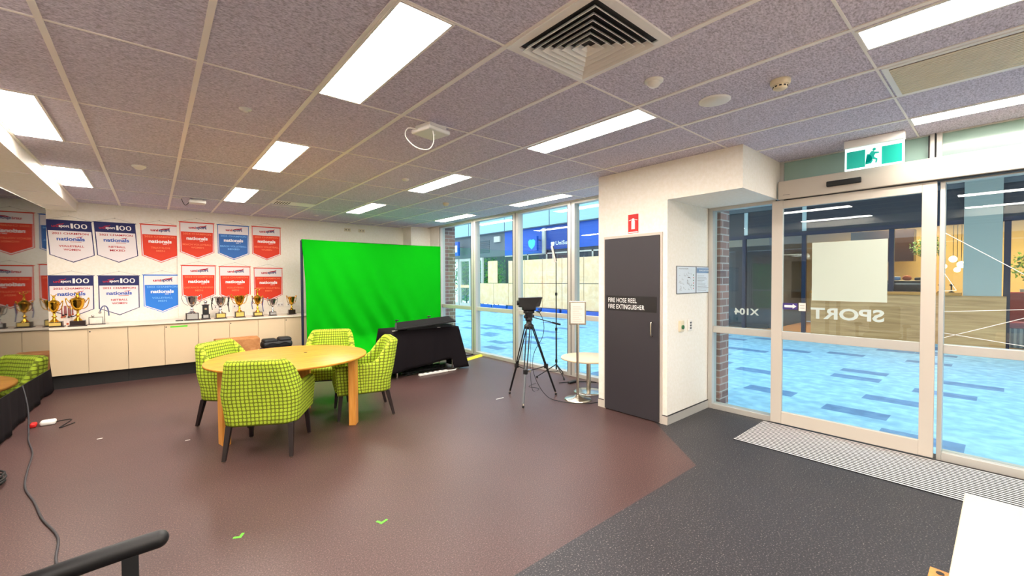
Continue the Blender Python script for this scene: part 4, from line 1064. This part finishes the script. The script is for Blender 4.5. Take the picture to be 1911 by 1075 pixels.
m = MB(); m.cyl((-.13, 0, .10), (-.155, 0, .10), .030, 'dark'); m.build('lens', t)
m = MB(); m.tube([(.12, -.02, .02), (.14, -.03, .0), (.13, -.04, -.02), (.09, -.03, -.01)], .007, 'dark'); m.tube([(-.13, .03, .12), (-.16, .02, .09), (-.15, .0, .03), (-.10, 0, .02)], .005, 'alu'); m.build('mounting_arm', t)
m = MB(); m.tube([(TP.x+.10, TP.y-.06, 1.14), (TP.x+.16, TP.y-.10, 1.0), (TP.x+.17, TP.y-.08, .8), (TP.x+.10, TP.y, .6), (TP.x+.08, TP.y+.02, .4), (TP.x+.12, TP.y-.02, .2), (TP.x+.20, TP.y-.10, .03), (3.84, 3.66, .01), (3.95, 3.38, .01), (4.15, 3.27, .01), (4.45, 3.235, .01)], .004, 'rubber', 6)
tag(m.build('camera_cable'), 'thin black cable dropping from the video camera to the floor', 'cable')
m = MB(); m.tube([(TP.x+.065, TP.y+.05, 1.125), (TP.x+.10, TP.y+.06, .9), (TP.x+.13, TP.y+.11, .6), (TP.x+.17, TP.y+.16, .3), (TP.x+.25, TP.y+.2, .02), (TP.x+.42, TP.y+.25, .01), (TP.x+.38, TP.y+.42, .01), (TP.x+.6, TP.y+.5, .01)], .003, 'rubber', 6)
tag(m.build('camera_cable'), 'second thin cable curling on the floor towards the lamp stand', 'cable')

# lamp stand
LS = Vector((4.80, 4.57))
t = thing('lamp_stand', 'tall thin black stand with a flat white lamp panel by the window', 'lamp stand', (LS.x, LS.y, 0))
m = MB(); m.cyl((0, 0, .12), (0, 0, .75), .012, 'darkm'); m.cyl((0, 0, .75), (0, 0, 1.30), .009, 'darkm'); m.cyl((0, 0, 1.30), (0, 0, 1.80), .007, 'darkm')
for z in (.25, .75, 1.30): m.cyl((0, 0, z-.02), (0, 0, z+.025), .018, 'dark')
m.build('pole', t)
for a in (150, 255, 15):
    m = MB(); d = Vector((math.cos(R(a)), math.sin(R(a)), 0)); ln = .33 if a == 150 else .24; m.cyl(Vector((0, 0, .20)), d*ln+Vector((0, 0, .012)), .008, 'darkm', n=8); m.cyl(Vector((0, 0, .09)), d*ln*.55+Vector((0, 0, .10)), .005, 'darkm', n=8); m.cyl(d*(ln-.02)+Vector((0, 0, .0)), d*(ln-.02)+Vector((0, 0, .03)), .012, 'rubber', n=8); m.build('leg', t)
rot = Matrix.Rotation(R(-46), 3, 'Z') @ Matrix.Rotation(R(-13), 3, 'Y')
m = MB(); m.box(-.025, .004, -.10, .10, 1.80, 2.06, 'screenpanel', rot=rot, piv=(0, 0, 1.80)); m.build('lamp_panel', t, bevel=.006)
m = MB(); m.box(.004, .016, -.09, .09, 1.81, 2.05, 'dark', rot=rot, piv=(0, 0, 1.80)); m.build('panel_back', t)

# sign stand
t = thing('sign_stand', 'silver floor sign stand with a framed notice beside the charcoal door', 'sign stand', (4.10, 3.53, 0), R(-49))
m = MB(); m.lathe([(.17, 0), (.17, .012), (.155, .022), (.06, .035), (.025, .06), (.022, .06)], 'chrome', n=40); m.build('base', t)
m = MB(); m.cyl((0, 0, .05), (0, 0, .97), .0175, 'chrome', n=20); m.build('pole', t)
m = MB(); m.box(-.105, .105, -.012, .012, .955, 1.255, 'chrome'); m.build('plate_frame', t, bevel=.002)
m = MB(); m.box(-.088, .088, -.0145, -.0125, .975, 1.235, 'paper')
for i in range(8): m.box(-.06, .06-.02*(i % 3), -.0152, -.0146, 1.00+.026*i, 1.003+.026*i, 'tpink')
m.build('notice', t)
# low white table
t = thing('side_table', 'low round white table with steel foot behind the sign stand', 'table', (4.50, 3.68, 0))
m = MB(); m.lathe([(.20, 0), (.20, .008), (.17, .016), (.03, .022)], 'chrome', n=40); m.build('base', t)
m = MB(); m.cyl((0, 0, .02), (0, 0, .45), .03, 'chrome', n=20); m.build('pedestal', t)
m = MB(); m.lathe([(.001, .45), (.36, .45), (.375, .455), (.375, .47), (.37, .475), (.001, .475)], 'white', n=56); m.build('tabletop', t)
m = MB(); m.tube([(4.52, 4.25, .012), (4.65, 4.2, .012), (4.85, 4.05, .012), (4.95, 3.9, .012)], .006, 'rubber'); m.rbox(4.62, 4.80, 4.12, 4.18, 0, .03, 'dark', .008); tag(m.build('power_board'), 'black power board and lead on the floor by the low white table', 'power board')

# floor marks
def ell(x, y, a, s_, label):
    m = MB(); rot = Matrix.Rotation(R(a), 3, 'Z')
    for (x0, x1, y0, y1) in ((0, .055*s_, 0, .016), (0, .016, .016, .05*s_)):
        V = [rot @ Vector((q_, w_, z)) + Vector((x, y, 0)) for z in (.0005, .0015) for q_, w_ in ((x0, y0), (x1, y0), (x1, y1), (x0, y1))]
        m.add(V, [(3, 2, 1, 0), (4, 5, 6, 7), (0, 1, 5, 4), (1, 2, 6, 5), (2, 3, 7, 6), (3, 0, 4, 7)], 'lime')
    tag(m.build('floor_tape_mark'), label, 'tape mark', 'green tape marks')
ell(1.07, 2.535, 20, 1, 'green tape corner mark on the floor closer to the entrance area')
ell(.375, 2.95, 60, .9, 'green tape corner mark on the floor closer to the office chair')
for i, (x, y, l) in enumerate(((-.42, 5.72, 'tiny white scrap on the floor near the power cord'), (.23, 5.1, 'tiny white scrap on the floor beside the armchair leg'), (3.42, 4.22, 'short white tape line on the floor by the tripod'))):
    m = MB(); m.box(x-.02-(.08 if i == 2 else 0), x+.02, y-.006, y+.006, .0005, .003, 'whitep'); tag(m.build('floor_scrap'), l, 'scrap')

# ================================================================== RECEPTION DESK (corner in view)
t = thing('reception_desk', 'cream white desk corner at the entrance', 'desk', (0, 0, 0))
m = MB(); m.box(.95, 2.25, -1.9, .09, .72, .75, 'white'); m.build('desktop', t, bevel=.003)
m = MB(); m.box(1.0, 2.2, -1.85, -1.80, 0, .72, 'white'); m.build('end_panel', t)
m = MB(); m.box(2.15, 2.18, -1.8, -.9, .1, .72, 'white'); m.build('modesty_panel', t)
t = thing('wooden_pedestal', 'orange wood unit poking out from under the cream desk', 'cabinet', (0, 0, 0))
m = MB(); m.box(1.15, 1.91, -.75, .15, .0, .60, 'ply'); m.build('body', t, bevel=.002)
m = MB(); m.cyl((1.885, .125, .6), (1.885, .125, .6015), .010, 'kick', n=12); m.build('cable_hole', t)
m = MB(); m.box(1.14, 1.15, -.72, .12, .05, .28, 'ply'); m.build('drawer', t); m = MB(); m.box(1.14, 1.15, -.72, .12, .30, .57, 'ply'); m.build('drawer', t)
# office chair
t = thing('office_chair', 'black office chair with a padded armrest at the frame edge', 'chair', (-.20, 1.48, 0))
m = MB(); m.rbox(-.25, .25, -.25, .23, .44, .52, 'bag', .035); m.build('seat', t)
m = MB(); m.rbox(-.30, -.23, -.22, .22, .55, 1.0, 'bag', .03); m.build('backrest', t)
for s_ in (1, -1):
    m = MB()
    P = [(-.32, s_*.345, .635), (-.15, s_*.34, .66), (0, s_*.335, .675), (.12, s_*.33, .683), (.20, s_*.33, .685)]
    m.tube(P, .026, 'dark', 14, 3, taper=lambda q_: .7+.5*min(1, q_*3) if q_ < .33 else 1.08); m.sphere(P[-1], .028, 'dark', 16); ar = m.build('armrest', t)
    m = MB(); m.box(.11, .15, s_*.33-.02, s_*.33+.02, .44, .672, 'rubber'); m.box(.09, .13, min(s_*.2, s_*.34), max(s_*.2, s_*.34), .42, .45, 'darkm'); m.build('arm_support', ar)
m = MB(); m.cyl((0, 0, .10), (0, 0, .45), .028, 'darkm'); m.build('gas_column', t)
for i in range(5):
    a = R(72*i+20); m = MB(); m.cyl((0, 0, .11), (.27*math.cos(a), .27*math.sin(a), .075), .018, 'darkm'); lg = m.build('base_leg', t)
    m = MB(); m.sphere((.27*math.cos(a), .27*math.sin(a), .032), .032, 'rubber', 12); m.build('castor', lg)

# ================================================================== OUTSIDE
m = MB(); m.box(WX+.1, 14.6, -14, 34, -.06, -.01, 'plaza'); m.build('ground_plaza', **S)
m = MB(); m.box(5.16, 5.47, 8.5, 8.95, -.01, 2.9, 'brick'); m.build('brick_pier_1', **S)
m = MB(); m.box(5.16, 5.40, 2.22, 3.18, -.01, 2.9, 'brick'); m.build('brick_pier_2', **S)
# canopy of our building over the glazing, keeps the reflection plausible
m = MB(); m.box(WX+.1, 5.6, -6, 14, 2.9, 3.1, 'aluw'); m.build('wall_canopy_outside', **S)
FX = 14.0
# fascia
m = MB()
m.box(FX-.15, FX+.6, -10, 32, 4.0, 8.2, 'fascia')
for i in range(14): y = -9.0+3.23*i; m.box(FX-.155, FX-.149, y-.02, y+.02, 4.0, 8.2, 'joint')
m.box(FX-.155, FX-.14, -10, 32, 3.97, 4.02, 'joint')
m.build('wall_opposite_fascia', **S)
# blue cladding part
m = MB(); m.box(FX, FX+.3, 8.2, 14.0, 2.90, 4.0, 'blue'); m.box(FX, FX+.3, 14.0, 17.0, 2.75, 4.0, 'blue'); m.box(FX-.06, FX, 12.0, 13.95, 2.95, 3.95, 'blued'); m.build('wall_opposite_blue', **S)
m = MB(); m.box(FX, FX+.3, 17.0, 26, 2.75, 4.0, 'grey')
for i in range(7): m.box(FX-.02, FX, 18.3, 19.4, 3.0+.1*i, 3.05+.1*i, 'joint')
m.box(FX-.1, FX, 17.3, 17.8, 3.5, 3.8, 'aluw'); m.build('wall_opposite_grey', **S)
m = MB(); m.prism([(-.13+.26*a/12, 0) for a in range(0)] or [(-.10, .08), (-.12, .18), (-.06, .22), (0, .20), (.06, .22), (.12, .18), (.10, .08), (0, -.02)], -Y_, Z_, (FX-.075, 13.47, 3.02), .01, 'vinyl')
m.text('UniSuper', -Y_, Z_, (FX-.07, 13.28, 3.02), 1.13, .23, 'vinyl', 'L', .01, .01)
m.build('wall_sign_lettering', label='white lettering and emblem on the blue wall', kind='structure')
t = thing('projecting_sign', 'square bright blue sign with a pale shield emblem on the far building', 'sign', (FX-.5, 14.35, 2.85))
m = MB(); m.box(-.06, .06, -.33, .33, 0, .66, 'blue'); m.build('box', t)
m = MB(); m.prism([(-.20, .22), (-.24, .44), (-.12, .54), (0, .50), (.12, .54), (.24, .44), (.20, .22), (0, .06)], -Y_, Z_, (-.065, 0, 0), .004, 'bluel'); m.build('emblem', t)
m = MB(); m.box(.06, .5, -.02, .02, .5, .54, 'grey'); m.build('bracket', t)
m = MB(); m.box(FX-.16, FX-.062, 13.90, 14.08, 2.75, 3.9, 'aluw'); tag(m.build('downpipe'), 'white vertical pipe beside the square blue sign', 'pipe')
t = thing('projecting_sign', 'small blue and white sign on the grey wall by the white doors', 'sign', (FX-.5, 20.9, 2.9))
m = MB(); m.box(-.06, .06, -.35, .35, 0, .8, 'blue'); m.build('box', t); m = MB(); m.box(-.07, -.06, -.25, .25, .2, .6, 'vinyl'); m.build('panel', t); m = MB(); m.box(.06, .5, -.02, .02, .5, .54, 'grey'); m.build('bracket', t)
# glass strip under blue, hoarding
m = MB(); m.box(FX+.05, FX+.1, 8.2, 17.0, .0, 2.9, 'slate'); m.box(FX, FX+.05, 8.2, 17, 2.70, 2.76, 'aluw')
for y in (11.2, 12.3, 13.5, 13.9, 15.2): m.box(FX, FX+.05, y, y+.08, 2.4, 2.76, 'aluw')
m.build('wall_opposite_glazing', **S)
m = MB(); pitch = 1.22; hx = FX-.35
ys = [9.6+pitch*i for i in range(8)]
hoard = []
for i in range(6): hoard.append((9.0+pitch*i, 1.345, 2.45))
for i in range(8): hoard.append((9.0+pitch*i, .22, 1.32))
hoard.append((17.2, 1.345, 2.5))
ORD = ['first', 'second', 'third', 'fourth', 'fifth', 'sixth', 'seventh', 'eighth', 'ninth']
for i, (y, a, b) in enumerate(hoard):
    yy = y; wd = pitch-.03 if y < 17.1 or a < 1 else .8
    m = MB(); m.box(hx, hx+.03, yy, yy+wd, a, b, 'hoard'); o = m.build('plywood_sheet'); tag(o, 'tan plywood hoarding sheet, %s row, %s from the end hidden by the white block' % (('upper' if a > 1 else 'lower'), ORD[(i if i < 6 else i-6)] if i < 14 else 'last'), 'hoarding', 'tan hoarding sheets, upper row' if a > 1 else 'tan hoarding sheets, lower row')
for i in range(9):
    m = MB(); m.box(hx-.01, hx+.30, 8.95+pitch*i-.0, 9.05+pitch*i, -.01, .02, 'grey'); m.box(hx+.031, hx+.08, 8.97+pitch*i, 9.03+pitch*i, .02, 2.5 if i < 7 else 1.4, 'grey'); tag(m.build('hoarding_support'), 'grey post behind the plywood hoarding, %s from the end hidden by the white block' % ORD[i], 'post', 'posts behind the plywood hoarding')
for i in range(8):
    m = MB(); m.box(hx-.12, hx-.02, 9.05+pitch*i, 9.05+pitch*i+1.08, -.01, .20, 'blue'); tag(m.build('barrier_block'), 'blue block under the hoarding, %s from the end behind the white block' % ORD[i], 'barrier', 'blue blocks under the hoarding')
# white doors with greenery
for k, y in enumerate((18.9, 20.1, 21.3)):
    t = thing('glazed_door', 'white framed glass door, %s' % ('next to the hoarding', 'middle one beside the bushes', 'partly behind the brick pier')[k], 'door', (FX, y, -.01), group='white doors across the plaza')
    m = MB(); m.box(-.05, .05, 0, .12, 0, 2.75, 'aluw'); m.box(-.05, .05, 1.0, 1.12, 0, 2.75, 'aluw'); m.box(-.05, .05, .12, 1.0, 2.6, 2.75, 'aluw'); m.box(-.05, .05, .12, 1.0, 0, .15, 'aluw'); m.box(-.05, .05, .12, 1.0, 1.05, 1.22, 'hoard'); m.build('frame', t)
    m = MB(); m.box(-.01, .01, .12, 1.0, .15, 2.6, 'glass'); m.build('pane', t)
def bush(x, y, z0, rx, ry, rz_, n, k1, k2, label, name='bush', cat='plant', stem=True, seed=1):
    rnd = random.Random(seed); t = thing(name, label, cat, (x, y, z0)); m = MB()
    for i in range(n):
        a = rnd.uniform(0, 6.283); b = math.acos(rnd.uniform(-1, 1)); q_ = rnd.random()**.4
        c = Vector((rx*q_*math.sin(b)*math.cos(a), ry*q_*math.sin(b)*math.sin(a), rz_+rz_*q_*math.cos(b)))
        s_ = rnd.uniform(.5, 1)*min(rx, ry, rz_)*.16; e = Vector((rnd.uniform(-1, 1), rnd.uniform(-1, 1), rnd.uniform(-1, 1))).normalized(); g_ = e.orthogonal().normalized()*.45
        nn = e.cross(g_).normalized()*.12
        m.add([c-e*s_, c+g_*s_+nn*s_, c+e*s_, c-g_*s_+nn*s_], [(0, 1, 2, 3)], k1 if rnd.random() > .4 else k2)
    m.build('foliage', t)
    if stem: m = MB(); m.cyl((0, 0, 0), (0, 0, rz_*1.2), .04, 'plinth'); m.build('stem', t)
    return t
bush(15.4, 22.6, 0, .9, 1.2, 1.7, 1300, 'leaf', 'leafd', 'leafy green shrub seen through the white glass doors', seed=2)
bush(15.6, 20.6, 0, .9, .9, 1.5, 900, 'leaf', 'leafd', 'shrub with light green leaves behind the middle glass door', seed=3)
bush(14.6, 18.3, 0, .4, .8, 1.5, 1000, 'leafd', 'leaf', 'dark shrub growing next to the hoarding', seed=4)
m = MB(); m.box(17.2, 17.3, 17, 26, 0, 4, 'grey'); m.build('wall_opposite_rear', **S)

# ---- cafe across the plaza (Y < 8.2)
CX = 17.6
m = MB()
m.box(FX, FX+.25, -10, 8.2, 2.83, 3.2, 'slate'); m.box(FX+.02, FX+.25, -10, 8.2, 3.2, 4.0, 'slate')
m.box(FX-.03, FX+.12, -10, 8.2, 2.74, 2.84, 'navy')
for y in (-6., -4., -2., .0, 1.87, 3.72, 5.3, 6.8): m.box(FX-.03, FX+.07, y-.05, y+.05, -.01, 2.75, 'navy')
m.box(FX-.1, FX, -10, 8.2, 3.55, 3.66, 'grey')
m.build('wall_cafe_front', **S)
for i, (a, b) in enumerate(((-6, -4), (-4, -2), (-2, 0), (0, 1.87), (1.87, 3.72), (3.72, 5.3), (5.3, 6.8))):
    m = MB(); m.box(FX+.01, FX+.02, a+.05, b-.05, 0, 2.75, 'tglass'); m.build('window_%d' % (11+i), **S)
m = MB(); m.box(CX, CX+.1, -10, 8.2, 0, 4.0, 'warmwall'); m.box(FX+.3, CX, 4.6, 4.7, 0, 4.0, 'slate'); m.box(FX+.3, CX, -10.1, -10, 0, 4, 'warmwall'); m.build('wall_cafe_inner', **S)
m = MB(); m.box(FX+.1, CX, 4.7, 8.2, 0, .02, 'slate'); m.box(FX+1.2, FX+1.3, 4.7, 8.2, 0, 2.6, 'slate'); m.build('wall_dark_room', **S)
m = MB(); m.box(FX+.25, CX, -10, 8.2, 3.25, 3.3, 'cafec'); m.box(FX+.5, CX, -10, 8.2, 4.0, 4.05, 'cafec'); m.build('ceiling_cafe', **S)
m = MB(); m.box(10.6, FX-.16, -10, 8.2, 4.05, 4.3, 'slate'); m.build('ceiling_added_sky_shade', **S)  # unseen slab added to keep sky light off the cafe front
m = MB(); m.box(FX+.02, CX, -10, 8.2, -.05, -.005, 'timber'); m.build('floor_cafe', **S)
for y, l in ((5.25, 'pale vertical light strip above the dark glass, next to the brick pier'), (3.72, 'pale vertical light strip above the sheet covered glass')):
    m = MB(); m.box(FX-.02, FX+.015, y-.05, y+.05, 2.86, 3.9, 'vinylg'); tag(m.build('vertical_fin'), l, 'fin', 'pale vertical fins across the plaza')
m = MB(); m.box(FX-.18, FX-.04, .0, 3.50, -.01, 1.12, 'timber'); m.build('counter_cladding_tmp')
o = bpy.data.objects['counter_cladding_tmp']; o.name = 'cafe_counter'; tag(o, 'wide timber clad cafe counter across the plaza', 'counter')
m = MB(); m.box(FX-.24, FX-.03, .66, 3.50, 1.12, 1.19, 'ply'); m.build('counter_top', o)
m = MB(); m.box(FX-.16, FX-.035, .07, .64, 1.121, 4.0, 'concrete'); m.build('wall_cafe_pillar', **S)
# cafe fittings
t = thing('coffee_machine', 'silver and black coffee machine on the cafe counter', 'coffee machine', (FX+.35, 1.62, .0))
m = MB(); m.box(-.28, .3, -.5, .5, 0, 1.1, 'slate'); m.build('bench', t)
m = MB(); m.rbox(-.22, .22, -.40, .40, 1.18, 1.46, 'darkm', .03); m.box(-.24, -.2, -.38, .38, 1.36, 1.40, 'chrome'); m.build('body', t)
for y in (-.3, .3): m = MB(); m.cyl((0, y, 1.1), (0, y, 1.18), .03, 'dark'); m.build('foot', t)
m = MB(); m.sphere((0, .0, 1.52), .09, 'terracotta', 12, .8); m.rbox(-.1, .1, .12, .30, 1.46, 1.56, 'postergrey', .03); m.rbox(-.1, .1, -.3, -.14, 1.46, 1.54, 'dark', .03); m.build('cups', t)
for i, y in enumerate((1.16, 1.0, .82)):
    m = MB(); m.lathe([(.05, 0), (.05, .01), (.012, .03), (.012, .14), (.04, .17), (.02, .19)], 'dark', n=12); tag(m.build('coffee_tamper', loc=(FX-.12, y, 1.19)), 'small dark stand on the cafe counter, %s' % ('closest to the coffee machine', 'middle one of three', 'closest to the grey pillar')[i], 'utensil', 'small stands on the cafe counter')
m = MB(); m.box(16.2, 16.7, 1.7, 3.1, 2.0, 2.9, 'plinth'); m.cyl((16.4, 1.9, 2.9), (16.4, 1.9, 3.25), .02, 'dark'); m.cyl((16.4, 2.9, 2.9), (16.4, 2.9, 3.25), .02, 'dark'); tag(m.build('hanging_cabinet'), 'dark cabinet hung from the cafe ceiling', 'cabinet')
bush(15.32, 1.34, 2.05, .28, .36, .28, 700, 'leafd', 'leaf', 'hanging green plant beside the glowing cafe globes', 'hanging_plant', stem=False, seed=8)
m = MB(); m.cyl((15.32, 1.34, 2.4), (15.32, 1.34, 3.25), .012, 'dark'); m.build('hanging_cord', bpy.data.objects['hanging_plant']).matrix_parent_inverse = Matrix.Translation((-15.32, -1.34, -2.05))
bush(15.6, -.75, 1.30, .42, .75, .5, 900, 'leaf', 'leafd', 'bright green plant above the red cafe seat', 'leafy_plant', stem=False, seed=9)
m = MB(); m.box(15.2, 16.0, -1.7, -.2, .0, 1.25, 'concrete'); tag(m.build('planter_box'), 'pale planter behind the red cafe seat', 'planter')
k = 0
for (x, y, z, r_) in ((14.9, .86, 1.98, .075), (14.9, .72, 1.84, .08), (14.6, 1.0, 1.80, .06), (15.1, .80, 1.72, .06), (15.0, .62, 1.98, .06)):
    p = thing('pendant_lamp', ['high glowing globe in the middle of the cafe cluster', 'glowing globe in the centre of the cafe cluster', 'glowing globe closest to the hanging plant', 'lowest glowing globe of the cafe cluster', 'high glowing globe overlapping the grey pillar'][k], 'pendant', (x, y, z), group='glowing cafe globes')
    k += 1
    m = MB(); m.sphere((0, 0, 0), r_, 'bulb', 16); m.build('globe', p); m = MB(); m.cyl((0, 0, r_), (0, 0, 3.25-z), .006, 'dark', n=6); m.build('cord', p)
for (x, y, l) in ((15.0, 1.62, 'warm spotlight on the cafe ceiling above the coffee machine'), (15.0, .2, 'spotlight on the cafe ceiling beside the grey pillar'), (15.2, -.7, 'spotlight on the cafe ceiling over the red seat')):
    p = thing('spotlight', l, 'spotlight', (x, y, 3.25), group='cafe spotlights')
    m = MB(); m.cyl((0, 0, -.25), (0, 0, 0), .015, 'dark', n=8); m.cyl((0, 0, -.25), (-.06, .03, -.40), .06, 'dark'); m.build('body', p)
    m = MB(); m.cyl((-.06, .03, -.401), (-.064, .032, -.408), .055, 'bulbw'); m.build('bulb', p)
t = thing('banquette', 'red buttoned bench seat at the cafe window', 'seat', (14.7, -1.02, 0))
m = MB(); m.rbox(-.1, .1, -1.0, 1.0, .55, 1.2, 'redseat', .05); m.rbox(-.55, .0, -1.0, 1.0, .42, .56, 'redseat', .05); m.build('cushions', t)
m = MB(); m.box(-.5, .1, -1.0, 1.0, 0, .42, 'concrete')
for i in range(24): m.box(-.515, -.5, -1.0+.083*i, -.96+.083*i, 0, .42, 'grey')
m.build('base', t)
# added area lights without fittings, warming the cafe interior
for (x, y) in ((15.8, 1.8), (15.8, -1.6)):
    ld = bpy.data.lights.new('cafe_fill_light', 'AREA'); ld.energy = 260; ld.size = 1.2; ld.color = (1, .72, .38)
    lo = bpy.data.objects.new('cafe_fill_light', ld); COL.objects.link(lo); lo.location = (x, y, 3.2)
